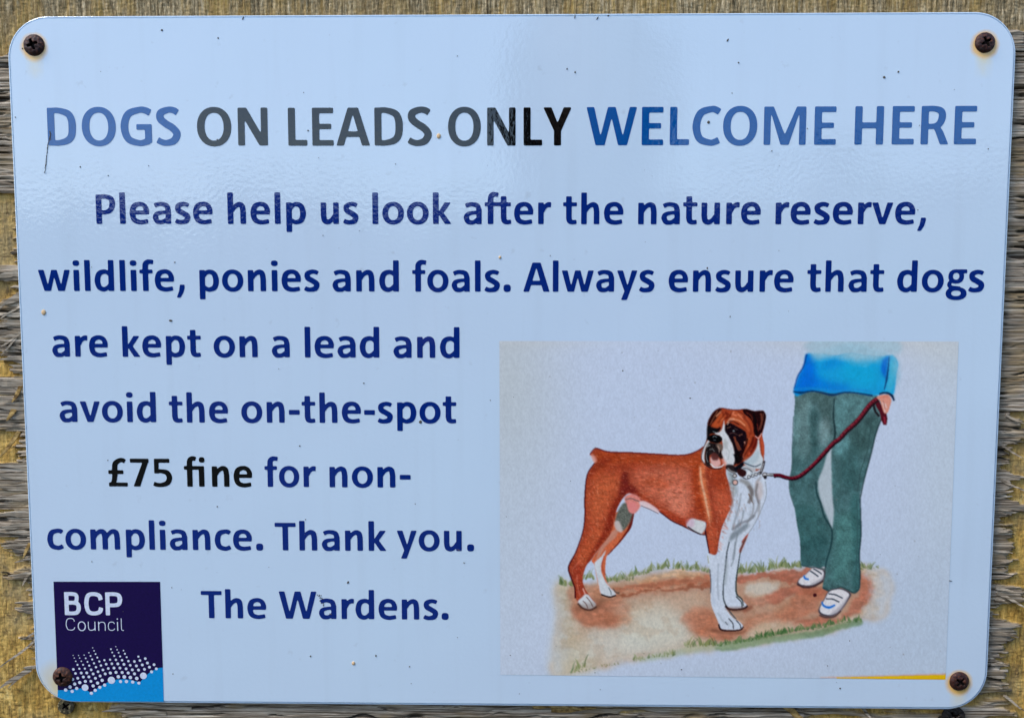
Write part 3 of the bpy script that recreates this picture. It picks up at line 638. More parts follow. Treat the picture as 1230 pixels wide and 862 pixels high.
# white front legs and chest
WH = (190, 202, 220)
far = [(876, 640), (899, 638), (897, 645), (891, 660), (888, 668), (885.2, 690), (883.5, 705), (886, 715), (891, 720), (897, 726), (898, 728), (893, 730), (885, 731), (875, 729), (870, 724), (868, 700), (871, 680)]
cv.poly(far, WH, 1, .5, tex=.05, idn=1)
cv.poly([(891, 650), (899, 638.5), (897, 646), (892, 658), (889, 664), (888, 660), (892, 652)], (150, 52, 34), .9, .6)
near = [(851, 664), (862, 666), (864, 650), (867, 634), (872, 622), (880, 604), (879, 595), (875.5, 580), (872, 564), (884, 556), (900, 552), (911, 548), (917, 552), (919, 570), (920.5, 585), (919, 600), (912, 618), (905, 631), (899, 640), (890, 646), (880, 648), (875, 652), (873, 665), (871, 680), (870, 695), (869, 712), (870, 722), (874, 733), (880, 741), (888, 746), (892.5, 751), (889, 755), (880, 756), (866, 755), (863.5, 749), (860, 740), (855, 728), (853.3, 716), (854, 700), (852, 684), (850, 668)]
cv.poly(near, WH, 1, .5, tex=.05, idn=1)
cv.line([(876, 650), (873, 664), (871.5, 680), (869.5, 696), (868.5, 712), (870, 722), (876, 733), (884, 743)], [1.2, 1.6, 1.2, 1.6, 1.2], (70, 80, 88), .85)
cv.line([(873, 672), (872, 690), (871, 702)], 3, (150, 162, 172), .6, 1.2)
cv.line([(896, 646), (890, 660), (886.5, 680), (884, 700), (885, 713), (891, 719), (893, 727)], [.8, .8, 1.4, 2, 1.4, 1], (56, 66, 66), .85)
cv.line([(884, 716), (890, 722), (891.5, 729)], 1.2, (60, 70, 76), .9)
cv.line([(883, 650), (882, 668), (878, 680)], 1.4, (140, 152, 164), .7)
cv.poly([(878, 642), (890, 632), (898, 628), (900, 631), (890, 640), (881, 647), (876, 650)], (104, 116, 126), .75, 1.2)
cv.line([(888, 625), (884, 634), (878, 645)], 1.4, (120, 130, 140), .6, .7)
cv.line([(871, 727), (876, 731), (886, 731.5), (894, 730), (898, 727)], 2, (34, 24, 30), .95, .4)
for p in ([(875, 742), (880, 748), (881, 755)], [(884, 744), (889, 750), (890, 755)], [(871, 746), (874, 750)]): cv.line(p, 1, (60, 66, 74), .85)
cv.line([(863, 749), (866, 755.5), (876, 757), (889, 756), (893, 752)], [1.5, 2, 1.6, 1.2], (38, 24, 30), .9, .4)
cv.line([(852.5, 683), (854, 700), (853.5, 712)], 1.1, (80, 84, 90), .8); cv.line([(850, 667), (851, 676)], .8, (150, 150, 120), .8)
cv.line([(857, 690), (856, 710), (858, 726)], 2.5, (170, 184, 204), .6, 1.2); cv.line([(862, 735), (868, 745), (876, 750)], 1.6, (150, 162, 176), .6, .8)
cv.poly([(856, 754), (872, 757), (893, 757), (897, 753), (892, 760), (870, 761), (855, 758)], (100, 62, 48), .5, 1.2)
cv.poly([(872, 729), (898, 728), (904, 726), (900, 733), (878, 734)], (100, 60, 46), .45, 1.2)
# brown/white border hairs down the shoulder
for k in range(26):
    t = k / 25; x = np.interp(t, [0, .3, .6, 1], [877, 881, 873, 864]); y = 578 + t * 82
    cv.line([(x - random.uniform(1, 4), y + random.uniform(-1, 1)), (x + random.uniform(0, 3.5), y + random.uniform(1.5, 5))], [1.8, .4], random.choice([(176, 84, 62), (206, 140, 126), (196, 204, 214), (160, 90, 74)]), .6, .6)
# chest modelling
cv.line([(888, 576), (897, 580), (903, 590), (902, 600)], [3, 5, 5, 3], (128, 130, 132), .8, 1.1)
for k in range(14):
    a_ = random.uniform(0, 1); cv.line([(899 + 4 * a_, 592 + 10 * a_), (901 + 5 * a_, 597 + 10 * a_)], [1, .3], (120, 104, 96), .7)
cv.poly([(873, 564), (880, 568), (884, 580), (886, 592), (880, 596), (877, 584)], (140, 152, 158), .7, 1.5)
cv.line([(914, 572), (909, 580), (908, 590), (912, 602), (911, 618)], [1.4, 2.6, 2, 1.2], (140, 138, 140), .75, .8)
cv.poly([(908, 577), (915, 580), (916, 595), (911, 600), (909, 588)], (186, 172, 170), .6, 1.2)
cv.line([(919.5, 578), (920.5, 590), (919, 600), (912, 617), (905, 631), (899, 640)], .7, (120, 128, 140), .7)
for p in ([(886, 600), (884, 615), (888, 628)], [(896, 606), (892, 620), (889, 632)], [(902, 608), (900, 622)]): cv.line(p, 1, (156, 168, 184), .7, .7)
for p, w, c, a_ in (([(881, 584), (880, 600), (878, 612), (874, 626)], 1.6, (150, 140, 140), .6), ([(890, 592), (888, 606), (884, 620), (880, 634)], 1.6, (120, 128, 138), .6), ([(903, 596), (905, 606), (903, 618), (897, 628)], 1.8, (128, 130, 136), .6), ([(912, 600), (909, 612), (904, 622)], 1.5, (124, 126, 134), .6), ([(893, 612), (891, 624), (886, 634)], 1.2, (104, 112, 122), .6), ([(886, 640), (883, 655), (880, 672)], 1.6, (110, 120, 130), .6), ([(863, 676), (862, 700), (863, 720)], 1.4, (148, 160, 176), .6), ([(893, 648), (889, 662)], 1.4, (90, 60, 60), .5), ([(879, 636), (890, 628), (900, 624), (906, 618)], 2.6, (108, 112, 120), .6), ([(899, 583), (903, 590), (902, 598), (899, 604)], 3.2, (104, 98, 98), .7), ([(910, 580), (908, 592), (911, 604)], 1.8, (110, 106, 110), .7)):
    cv.line(p, w, c, a_, .6)
for _ in range(60):
    x = random.uniform(878, 914); y = random.uniform(588, 636)
    cv.line([(x, y), (x + random.uniform(-2, 1), y + random.uniform(3, 6))], [1, .3], random.choice([(140, 144, 152), (160, 168, 180), (206, 212, 220), (150, 130, 126)]), .5, .4, clip=None)
# head
head = [(865, 489.8), (872, 491), (881, 492.2), (892, 491.6), (896, 491), (905, 493.3), (912, 493.2), (917, 493.5), (919.6, 499), (919, 506), (917, 515), (915.5, 522), (917, 532), (917.5, 545), (916, 560), (905, 566), (892, 560), (880, 560), (873, 560), (867, 561.5), (860, 562.3), (852, 560), (846, 557), (842, 550), (843.7, 541), (846, 535.5), (849, 527), (849.6, 518), (850.2, 508), (853, 501), (858, 494)]
cv.poly(head, (148, 60, 36), 1, .5, tex=.08, idn=1)
cv.poly([(864, 490.5), (867, 492), (861, 503), (855, 509), (852, 515), (849.6, 514), (850.3, 507), (853.5, 500), (858.5, 493.5)], (44, 22, 20), 1, .6, tex=.3)
cv.line([(862, 493), (857, 502), (853, 510)], .9, (140, 84, 60), .7, .4)
cv.poly([(858, 506), (866, 496), (872, 497), (868, 505), (864, 512), (857, 513)], (176, 80, 44), .9, 1)
cv.poly([(876, 497), (884, 494), (895, 498), (900, 506), (904, 518), (900, 520), (888, 510), (878, 505)], (174, 84, 52), .9, 1.2)
for p, c in (([(868, 499), (873, 496), (878, 500)], (100, 36, 24)), ([(872, 502), (876, 500), (879, 495)], (96, 34, 22)), ([(860, 500), (867, 493)], (222, 140, 100)), ([(882, 494), (880, 497), (885, 499)], (220, 130, 96)), ([(880, 503), (888, 505), (895, 511)], (218, 150, 110)), ([(865, 505), (869, 502)], (224, 140, 90)), ([(873, 508), (877, 503), (882, 503)], (214, 160, 130)), ([(886, 497), (893, 503)], (214, 130, 96))):
    cv.line(p, 1.3, c, .75, .5)
# dark ear on the right
cv.poly([(892, 492), (896, 490.8), (905, 493.3), (912, 493), (917, 493.3), (920, 499), (919, 506), (916.5, 516), (914, 521), (909, 524.5), (905.5, 520), (904.5, 510), (902, 504), (898, 500), (894, 497)], (34, 16, 18), 1, .5, tex=.3)
cv.line([(914, 496), (915, 506), (912, 516)], 1.8, (126, 70, 52), .7, .6); cv.line([(896, 495), (902, 499), (904, 505)], 1.2, (110, 52, 36), .6, .5); cv.line([(909, 508), (911, 518)], 1.3, (90, 40, 34), .7)
# masks round the eyes
cv.poly([(849.8, 512), (856, 513), (862, 514), (865, 512), (864.5, 517), (861, 520), (853, 521), (851, 527), (849, 527)], (20, 22, 24), 1, .6)
cv.line([(856, 518), (860, 519)], .8, (120, 130, 135), .8, .3)
cv.poly([(869.5, 517), (870.5, 511), (875, 507.5), (880, 509), (888, 513.5), (894, 517), (897.5, 522), (896.5, 530), (894, 536), (897, 540), (895, 549), (888, 556), (883, 556), (881.5, 545), (880, 535), (876, 528), (871, 523)], (26, 20, 24), 1, .6, tex=.2)
for p, c, w in (([(873, 514), (878, 512)], (96, 66, 56), .9), ([(876, 521), (880, 519.5), (886, 522)], (84, 58, 56), .8), ([(887, 523), (892, 521)], (110, 70, 60), 1.2), ([(882, 514), (886, 516)], (74, 60, 60), .9), ([(882, 524), (885, 534), (888, 541)], (120, 62, 46), 2), ([(885, 530), (890, 540)], (140, 70, 50), 1.2)):
    cv.line(p, w, c, .85, .4)
cv.poly([(880, 516.5), (882, 516), (882.6, 518), (880.6, 518.4)], (120, 130, 136), .8, .4)
# cheek
cv.poly([(897, 519), (903, 520), (907, 526), (909, 530), (904, 540), (899, 546), (893, 553), (889, 552), (892, 546), (895, 538), (894, 534), (897, 528)], (152, 64, 38), 1, .7, tex=.1)
cv.poly([(904, 527), (910, 526), (910, 534), (904, 543), (897, 548), (900, 540)], (112, 36, 26), .85, .9)
for p, c in (([(896, 531), (899, 527), (902, 522)], (216, 120, 70)), ([(893, 546), (897, 541), (900, 534)], (206, 104, 62)), ([(899, 546), (904, 538)], (196, 90, 60)), ([(891, 551), (894, 546)], (216, 130, 110)), ([(896, 534), (894, 530)], (222, 150, 130))): cv.line(p, 1.4, c, .8, .5)
cv.poly([(884, 540), (890, 545), (893, 551), (888, 556), (884, 553)], (20, 14, 18), .9, .8)
# white throat
cv.poly([(911, 525), (912.5, 535), (914, 545), (917, 552), (915, 562), (905, 562), (893, 556), (899, 551), (905, 544), (909, 536)], (190, 200, 210), 1, .6)
cv.poly([(894, 553), (904, 547), (910, 540), (911, 550), (905, 557), (897, 558)], (160, 180, 192), .7, 1.2)
cv.line([(914, 524), (916, 533), (917, 546)], [1.2, 2.8, 1.6], (176, 76, 50), .95, .5); cv.line([(907, 523), (911, 526), (915, 520)], 1.1, (222, 170, 166), .8)
# blaze and muzzle
cv.poly([(869.7, 504.5), (870.5, 512), (871, 518), (874.5, 523), (877, 528), (880, 534), (881.8, 542), (882.5, 549), (882, 556), (878, 561), (872, 559), (869, 552), (866, 544), (868, 536), (867, 528), (864, 523), (858, 520.5), (864, 518.5), (867, 515), (868.6, 509)], (196, 202, 210), 1, .5, tex=.06)
cv.poly([(870, 526), (874, 532), (872, 540), (869, 535)], (150, 156, 156), .6, 1); cv.line([(873, 537), (876, 544), (874, 552)], 1.2, (160, 168, 172), .6, .6)
cv.poly([(866, 543), (869, 550), (873, 556), (871, 560), (867, 554)], (216, 150, 140), .7, .8)
cv.poly([(850, 529), (852, 527), (852, 533), (848, 538), (846, 547), (846.5, 556), (843, 552), (842.5, 546), (844, 540), (847, 534)], (198, 202, 208), 1, .5)
cv.poly([(851, 531), (858, 532), (866, 533), (868, 537), (866.5, 543), (868.5, 550), (864, 549), (859, 546), (853, 546), (852, 553), (854, 560), (848, 558), (846.5, 548), (847.5, 539)], (34, 30, 30), 1, .6, tex=.3)
cv.poly([(860, 533), (867, 533), (868, 540), (864, 540)], (130, 112, 100), .7, .8); cv.line([(862, 535), (864, 540), (863, 545)], 1, (206, 170, 156), .6, .4)
cv.poly([(853, 550), (857, 547), (862, 549), (865, 553), (865, 558), (860, 560.5), (855, 558.5)], (206, 160, 156), 1, .6)
cv.poly([(854, 546), (858, 543), (863, 547), (862, 552), (856, 552)], (84, 44, 42), .95, .7)
cv.line([(853, 556), (858, 561), (866, 560), (870, 557)], [1, 1.6, 1.4, 1], (206, 206, 212), .95, .4); cv.line([(846, 557), (852, 561), (860, 563), (867, 562)], 1, (40, 24, 28), .85, .35)
cv.line([(850, 541), (848.5, 548), (850, 555)], .9, (130, 134, 138), .7, .35); cv.line([(851, 540), (856, 539), (858, 542)], .8, (120, 124, 126), .7, .35)
cv.poly([(849.5, 527), (852, 523), (858, 521.5), (864, 523), (867.5, 526.5), (866, 530.5), (861, 532), (856, 531), (852, 529.5)], (10, 12, 14), 1, .45)
cv.line([(856, 525), (858, 523.5), (861, 524.5)], 1, (110, 122, 130), .8, .35); cv.line([(857, 528), (860, 528.5)], .8, (90, 100, 108), .7, .3); cv.line([(851, 532), (849, 536), (853, 534)], .9, (200, 204, 208), .7, .35)
cv.line([(873.5, 510), (876, 506), (880, 504)], .9, (214, 170, 150), .7, .35)
cv.line([(849.5, 517), (849, 527), (845.5, 537), (842.5, 549), (846, 557)], .7, (60, 56, 60), .75, .3)
cv.line([(865, 489.8), (858, 494), (853, 501), (850, 509)], .9, (60, 24, 24), .8, .35)
cv.line([(866, 489.8), (874, 491), (884, 492.2), (893, 491.5)], .9, (92, 34, 28), .8, .35)
# collar, buckle, chain
cv.poly([(873, 558), (880, 558), (886, 564), (882, 568), (877, 566), (872, 562)], (30, 22, 24), .95, .6); cv.line([(874, 562), (879, 566), (884, 567)], 1.4, (150, 150, 152), .7, .4); cv.line([(877, 568), (880, 575), (877, 582)], 2, (120, 130, 134), .7, .6)
cv.poly([(882, 562), (888, 557), (893, 554), (893, 559), (888, 564), (884, 567)], (14, 16, 24), 1, .5)
cv.poly([(885, 565), (889, 562), (896, 565), (896, 570), (892, 572.5), (887, 570)], (46, 22, 22), 1, .5)
cv.poly([(892, 560), (902, 557), (908, 563), (904, 569), (898, 567)], (176, 188, 198), .9, .6)
cv.line([(893, 555), (900, 558), (907, 560), (914, 557)], 1.2, (70, 86, 100), .85, .4); cv.line([(892, 562), (899, 563), (904, 567)], 1, (80, 84, 92), .8, .4)
cv.poly([(898, 566), (901, 566), (900, 573), (896, 573)], (210, 214, 220), .9, .4); cv.line([(892, 573), (897, 575), (902, 572)], 1.1, (70, 72, 78), .85, .4)
for cx, cy, r in ((899.5, 572.5, 2.4), (904, 571, 2.2), (908, 569.5, 2.2), (912, 568, 2.0)):
    cv.poly([(cx + r * math.cos(t), cy + r * math.sin(t)) for t in np.linspace(0, 2 * math.pi, 9)[:-1]], (66, 68, 74), .9, .4)
    cv.poly([(cx + (r - 1.1) * math.cos(t), cy + (r - 1.1) * math.sin(t)) for t in np.linspace(0, 2 * math.pi, 9)[:-1]], (198, 204, 210), .9, .3)
cv.line([(904, 570), (909, 568.5)], .6, (205, 208, 212), .8, .3)
cv.line([(913, 569), (916, 561), (918, 553)], 2.6, (64, 60, 64), .9, .4); cv.line([(914, 566), (917, 556)], .9, (180, 184, 190), .8, .3)
for cx, cy, r, c in ((883, 579, 3.6, (208, 168, 160)), (882.5, 571, 2.8, (190, 190, 190)), (918.5, 570, 3.2, (196, 200, 206))):
    ring = [(cx + r * math.cos(t), cy + r * math.sin(t)) for t in np.linspace(0, 2 * math.pi, 10)[:-1]]
    cv.poly(ring, (64, 60, 64), .9, .4, idn=1); ring = [(cx + (r - 1.1) * math.cos(t), cy + (r - 1.1) * math.sin(t)) for t in np.linspace(0, 2 * math.pi, 10)[:-1]]
    cv.poly(ring, c, .95, .4)
cv.poly([(917, 571), (920.5, 571), (921, 574), (918, 575)], (24, 22, 26), .9, .4)
cv.line([(921, 569.5), (926, 570), (930, 570)], 3, (70, 72, 78), .9, .4, idn=1); cv.line([(921, 569.2), (929, 569.6)], 1, (190, 194, 200), .9, .3)

# darker brush lines that give the head its shape
for p, w, c, a_ in (([(866, 493), (869, 498), (866, 503), (862, 508)], 1.8, (112, 42, 26), .6), ([(871, 494), (874, 499), (871, 503)], 2, (96, 34, 24), .6), ([(892, 500), (899, 508), (902, 518), (900, 526)], 2.2, (112, 40, 28), .6), ([(884, 507), (891, 511), (897, 517)], 1.6, (116, 46, 30), .6), ([(898, 526), (896, 533), (893, 540), (889, 548)], 2.2, (40, 18, 18), .8), ([(905, 524), (903, 532), (898, 540), (893, 548)], 2.0, (74, 26, 22), .7), ([(909, 526), (907, 534), (901, 543)], 1.4, (70, 22, 22), .7), ([(886, 494), (892, 497), (896, 502)], 1.2, (90, 34, 26), .6), ([(875, 506), (881, 506), (888, 510)], 1.2, (60, 24, 20), .7), ([(861, 516), (866, 514)], 1.2, (30, 16, 18), .7), ([(852, 536), (850, 544), (851, 552)], 1.4, (16, 14, 16), .8), ([(861, 541), (865, 547), (866, 551)], 1.6, (26, 18, 20), .8), ([(858, 532), (858, 537)], 1.2, (20, 16, 18), .8), ([(882, 545), (884, 552), (882, 558)], 1.8, (16, 14, 20), .9), ([(905, 496), (907, 504), (908, 514), (909, 522)], 1.6, (16, 8, 10), .8), ([(917, 496), (916, 505)], 1.2, (110, 66, 52), .6)):
    cv.line(p, w, c, a_, .5)
# --- the walker (legs, jumper, hand, shoes) and the lead
tro = [(957, 469), (955, 485), (953.8, 498), (953, 520), (951.5, 540), (951, 562), (948, 577), (949, 592), (954, 608), (957.5, 630), (961, 650), (962, 677), (968, 680), (976, 679.5), (984, 682), (992, 681), (988, 704), (994, 708), (1002, 707), (1010, 704.5), (1018, 708), (1025, 711), (1032, 707), (1033, 690), (1032, 668), (1034, 640), (1032.5, 600), (1035, 585), (1040, 568), (1046, 544), (1052, 520), (1058.5, 500), (1058, 485), (1052, 474), (1020, 468), (980, 466)]
cv.poly(tro, (80, 112, 116), 1, .6, tex=.10, ts=(.25, .25), idn=2)
TM = cv.full(tro, .5)
def ts_(pts, col, a, soft, seed=0): cv.poly(pts, col, a, soft, clip=TM, wob=2, wf=.2, seed=seed, tex=.12, ts=(.3, .3))
ts_([(955, 470), (1000, 470), (1002, 500), (1000, 530), (985, 500), (975, 480), (956, 500)], (70, 94, 94), .75, 3)
ts_([(957, 480), (972, 478), (976, 510), (974, 545), (958, 550), (954, 520)], (110, 138, 140), .6, 4)
ts_([(975, 490), (984, 500), (984, 530), (978, 550), (974, 530), (972, 505)], (52, 82, 84), .7, 2.2)
ts_([(984, 508), (994, 505), (997, 525), (990, 540), (984, 530)], (132, 156, 160), .6, 3)
ts_([(1004, 480), (1040, 478), (1050, 482), (1030, 500), (1008, 520), (1002, 510)], (86, 128, 132), .7, 3)
ts_([(1025, 505), (1055, 500), (1048, 530), (1035, 545), (1022, 540), (1015, 535)], (56, 84, 84), .75, 3)
ts_([(1010, 540), (1030, 535), (1032, 560), (1026, 590), (1012, 580)], (58, 92, 94), .6, 3)
ts_([(1003, 530), (1018, 522), (1020, 540), (1008, 548), (1002, 545)], (104, 152, 158), .7, 2.5)
ts_([(955, 610), (975, 608), (990, 625), (998, 640), (985, 660), (962, 655)], (58, 96, 98), .65, 3)
ts_([(962, 650), (995, 645), (992, 678), (964, 678)], (54, 92, 96), .6, 2.5)
ts_([(1004, 620), (1030, 615), (1031, 650), (1020, 690), (1004, 700), (998, 690), (1002, 650)], (92, 142, 140), .6, 4)
ts_([(1022, 600), (1033, 600), (1034, 680), (1033, 706), (1024, 708), (1024, 650)], (60, 104, 106), .6, 2)
tn = (fbm(X * .9, Y * .9, 55, 3) - .5) * .34 + (fbm(X * .14, Y * .12, 57, 4) - .5) * .42
cv.C[:] = cv.C * (1 + (TM * tn)[..., None]); cv.C[:] = lerp(cv.C, cv.C * np.array((.82, .90, .90)), TM * np.clip((Y - 500) / 70, .2, 1))
gap = [(998.5, 535), (993.5, 545), (988.5, 562), (982.5, 578), (984, 594), (990, 612), (996, 626), (999.3, 635), (1001.5, 615), (1000, 598), (999, 575), (998.5, 550)]
cv.poly(gap, (180, 192, 204), .9, .9); s_, m_2 = cv.mask(gap, .3); cv.ID[s_][m_2 > .5] = 0
for p, w, c in (([(1002, 478), (1001, 500), (1003, 520), (1000, 536)], [1, 1.4, 2.2, 1.2], (30, 48, 52)), ([(980, 578), (981, 592), (986, 605), (990, 620), (999, 636), (998, 655), (993, 672), (990, 690)], [1, 1.6, 1.6, 1.8, 1.8, 1.4], (30, 56, 62)), ([(1033, 598), (1034, 640), (1032, 665), (1033, 690), (1032, 706)], 1.5, (34, 60, 66)), ([(1029, 600), (1030, 640), (1028, 690)], 1, (50, 84, 88)), ([(1060, 499), (1052, 520), (1046, 545), (1038, 575), (1033, 598)], [1.4, 1.8, 1.2, 1.4], (34, 58, 60)), ([(1046, 512), (1042, 540), (1034, 565), (1030, 590)], 1, (48, 74, 76)), ([(988, 705), (996, 709), (1004, 707), (1010, 704.5), (1018, 708), (1026, 711.5), (1032, 707)], 1.8, (38, 66, 72)), ([(962, 677), (970, 680), (978, 681), (990, 683)], 1.5, (48, 78, 84)), ([(982, 625), (990, 640), (996, 650)], .9, (60, 96, 100)), ([(953, 500), (951.5, 540), (951, 562), (948, 577), (949, 592), (954, 608)], .8, (60, 90, 92)), ([(1010, 560), (1009, 590), (1006, 615)], 1.2, (60, 94, 96))):
    cv.line(p, w, c, .8, .5)
# jumper
jum = [(969, 425), (966, 438), (960, 450), (956, 460), (953, 470), (957, 475), (970, 470), (985, 470), (1000, 473), (1018, 471), (1035, 473), (1050, 475), (1062, 473), (1073, 474), (1075, 465), (1076, 450), (1078, 438), (1073, 427), (1060, 428), (1040, 427), (1020, 424), (1005, 427), (985, 425)]
cv.poly([(968, 425), (985, 422), (1005, 416), (1020, 412), (1035, 414), (1050, 420), (1068, 424), (1078, 434), (1080, 450), (1074, 462), (1060, 440), (1020, 436), (980, 432)], (128, 176, 200), .7, 2.5, wob=3, idn=2)
cv.poly(jum, (24, 150, 208), 1, 1.0, wob=1.2, tex=.05, ts=(.1, .1), idn=2)
JM = cv.full(jum, .8)
def js(pts, col, a, soft): cv.poly(pts, col, a, soft, clip=JM, wob=2.5, wf=.15, tex=.08, ts=(.2, .2))
js([(969, 425), (976, 430), (980, 450), (975, 468), (953, 470), (958, 452)], (10, 98, 208), .85, 4)
js([(975, 450), (995, 460), (1020, 462), (1015, 470), (985, 469), (970, 468)], (8, 104, 208), .7, 4)
js([(995, 432), (1010, 424), (1015, 436), (1000, 442), (985, 444)], (14, 128, 206), .6, 3)
js([(1020, 432), (1050, 436), (1056, 455), (1045, 465), (1020, 458), (1008, 448)], (20, 160, 208), .8, 6)
js([(985, 425), (1010, 423), (1040, 426), (1066, 428), (1060, 434), (1030, 432), (1000, 430)], (70, 168, 206), .6, 3)
js([(1060, 432), (1067, 427), (1068, 440), (1065, 456), (1061, 450), (1058, 440)], (10, 92, 196), .85, 1.5)
js([(1068, 432), (1077, 436), (1076, 455), (1071, 470), (1064, 470), (1066, 450)], (66, 172, 204), .75, 2.5)
cv.line([(1068, 428), (1067, 440), (1065, 455), (1062, 468)], [1, 1.2, 2, .8], (16, 60, 110), .85, .5)
cv.line([(969, 425), (965, 440), (958, 452), (954, 467)], [1.8, 1.4, 1.2, 1], (10, 60, 140), .8, .5)
cv.line([(953, 470), (962, 471.5), (975, 469.5), (985, 471), (1000, 474), (1015, 471), (1030, 472), (1048, 475)], [1.4, 2.2, 1.4, 1.6, 2.4, 1.4, 1.4, 2], (16, 44, 84), .8, .6)
cv.line([(955, 467), (975, 466), (1000, 469), (1030, 468), (1050, 471)], 1.6, (30, 130, 200), .7, .8)
cv.poly([(976, 408), (1074, 408), (1080, 426), (1066, 427), (1050, 431), (1030, 433), (1014, 426), (996, 428), (984, 431), (974, 425)], (150, 184, 202), .7, 2.6, wob=5, wf=.12, tex=.06, ts=(.15, .2), idn=None)
fd = np.clip((440 + (fbm(X * .08, Y * .1, 91, 3) - .5) * 12 - 9 * np.exp(-((X - 1000) / 22) ** 2) - Y) / 16, 0, 1) * JM * np.clip((X - 972) / 6, 0, 1) * np.clip((1062 - X) / 10, 0.25, 1)
cv.C[:] = lerp(cv.C, np.array((140, 182, 202.)), fd * .95)
rf = np.clip((X - 1067) / 10, 0, 1) * JM * np.clip((462 - Y) / 20, 0, 1); cv.C[:] = lerp(cv.C, np.array((130, 184, 204.)), rf * .7)
# lead
LD = (78, 18, 30)
cv.line([(1052, 478), (1055, 486), (1060, 494), (1062, 503), (1063, 510)], [3.5, 5, 6, 6.5, 3], LD, 1, .5, idn=2)
cv.line([(1049, 484), (1051, 493), (1056, 500)], 2.2, (26, 22, 26), .9, .6, idn=2); cv.line([(1062, 500), (1063, 508)], 1.6, (150, 40, 60), .7, .5)
lead = [(929, 570.2), (936, 570), (944, 572.5), (952, 573.5), (960, 571), (970, 563.5), (980, 554), (989, 544), (1000, 532), (1008, 526), (1016, 517), (1025, 509), (1033, 500.5), (1040, 491), (1046, 484), (1053, 478.5)]
cv.line([(p[0] + .6, p[1] + .9) for p in lead], [3.8, 3.8, 4.6, 5.2], (34, 12, 22), .95, .4, idn=2)
cv.line(lead, [2.2, 2.4, 2.8, 3.2], (100, 24, 38), 1, .4, idn=2)
cv.line([(p[0] - .4, p[1] - .7) for p in lead[3:]], 1, (146, 62, 72), .6, .4)
for i in range(len(lead) - 1):
    for t in (.2, .6):
        x = lead[i][0] * (1 - t) + lead[i + 1][0] * t; y = lead[i][1] * (1 - t) + lead[i + 1][1] * t
        cv.line([(x - 1, y - 1.2), (x + 1, y + 1.2)], .7, (60, 12, 24), .7, .3)
# hand
cv.line([(1056, 473), (1064, 471.5), (1071, 475), (1074, 481)], [1.6, 2, 2.6, 1.6], (20, 40, 70), .9, .5, idn=2)
cv.poly([(1054.5, 475.5), (1062, 473.5), (1068, 474.5), (1070.5, 481), (1068.5, 489), (1066, 495.5), (1062, 496), (1059, 488), (1057, 481), (1053, 478)], (206, 140, 124), 1, .5, tex=.06, idn=2)
for p in ([(1060, 483), (1062, 489), (1063, 495)], [(1063, 484), (1065, 490)]): cv.line(p, 1.3, (226, 190, 186), .8, .5)
cv.line([(1061, 481), (1063, 492)], .8, (140, 80, 78), .6, .4); cv.line([(1058, 477), (1066, 476)], 1.2, (196, 112, 90), .6, .6)
# shoes
sh1 = [(973, 684), (978, 681), (986, 683), (991, 686), (990, 695), (984, 700), (974, 704), (962, 703.5), (957.5, 700), (960, 695), (967, 690)]
sh2 = [(996, 709), (1010, 706), (1022, 712), (1019, 720), (1013, 729), (1007, 736), (998, 740), (988, 739), (983, 734), (985, 727), (990, 719)]
for q in (sh1, sh2): cv.poly(q, (60, 58, 70), 1, .7, idn=2)
def shr(q, k=.9): q = np.array(q); c = q.mean(0); return (q - c) * k + c + np.array((-.2, -.7))
for q in (sh1, sh2): cv.poly(shr(q), (206, 206, 214), 1, .5, tex=.06)
cv.poly([(1008, 728), (1018, 716), (1020, 713), (1016, 724), (1008, 735), (996, 738)], (150, 146, 158), .6, 1); cv.poly([(975, 700), (986, 694), (989, 690), (988, 696), (976, 702)], (150, 146, 156), .6, .8)
for p in ([(992, 718.5), (1000, 719), (1008, 722.5)], [(995, 712.5), (1004, 714), (1012, 718)], [(973, 685), (979, 689), (983, 692)], [(977, 682.5), (983, 686), (987, 689)]): cv.line(p, 1.3, (50, 60, 72), .85, .4)
cv.line([(987, 722), (989.5, 727), (996, 729), (1003, 726)], [1.4, 2, 2.4, 1.8], (30, 106, 200), .95, .5); cv.line([(965.5, 690.5), (967, 694), (971.5, 695.5)], [1.4, 2, 1.6], (30, 106, 200), .95, .5)
cv.line([(957, 701), (966, 705), (978, 703.5), (989, 697)], 1.6, (56, 40, 44), .85, .5); cv.line([(984, 738), (992, 741), (1002, 740), (1010, 733)], 1.6, (66, 48, 50), .8, .5)
cv.poly([(977, 712.5), (980, 712), (981, 715), (978.5, 716.5), (976.5, 715)], (60, 24, 28), 1, .4)
# orange and yellow strip at the lower right border
cv.poly([(985, 812.5), (1060, 810.5), (1140, 808), (1140, 811), (1060, 812.5), (985, 813.6)], (196, 150, 130), .8, .7, smooth=False)
cv.poly([(1005, 813.2), (1060, 811.8), (1140, 809.6), (1140, 818), (1005, 818)], (214, 172, 12), 1, .4, smooth=False)
# paper grain: fine, slightly vertical tooth
tooth = (fbm(X * .8, Y * .45, 71, 3) - .5) * .10 + (fbm(X * .42, Y * .2, 73, 2) - .5) * .035
cv.C *= (1 + tooth * np.clip(1.0 - .35 * (GM * 0), 0, 1))[..., None]
for _ in range(26):
    x = random.uniform(605, 1130); y = random.uniform(415, 800)
    cv.line([(x, y), (x + random.uniform(-1.5, 1.5), y + random.uniform(-1, 1))], random.uniform(.6, 1.3), (110, 110, 108), .6, .4)

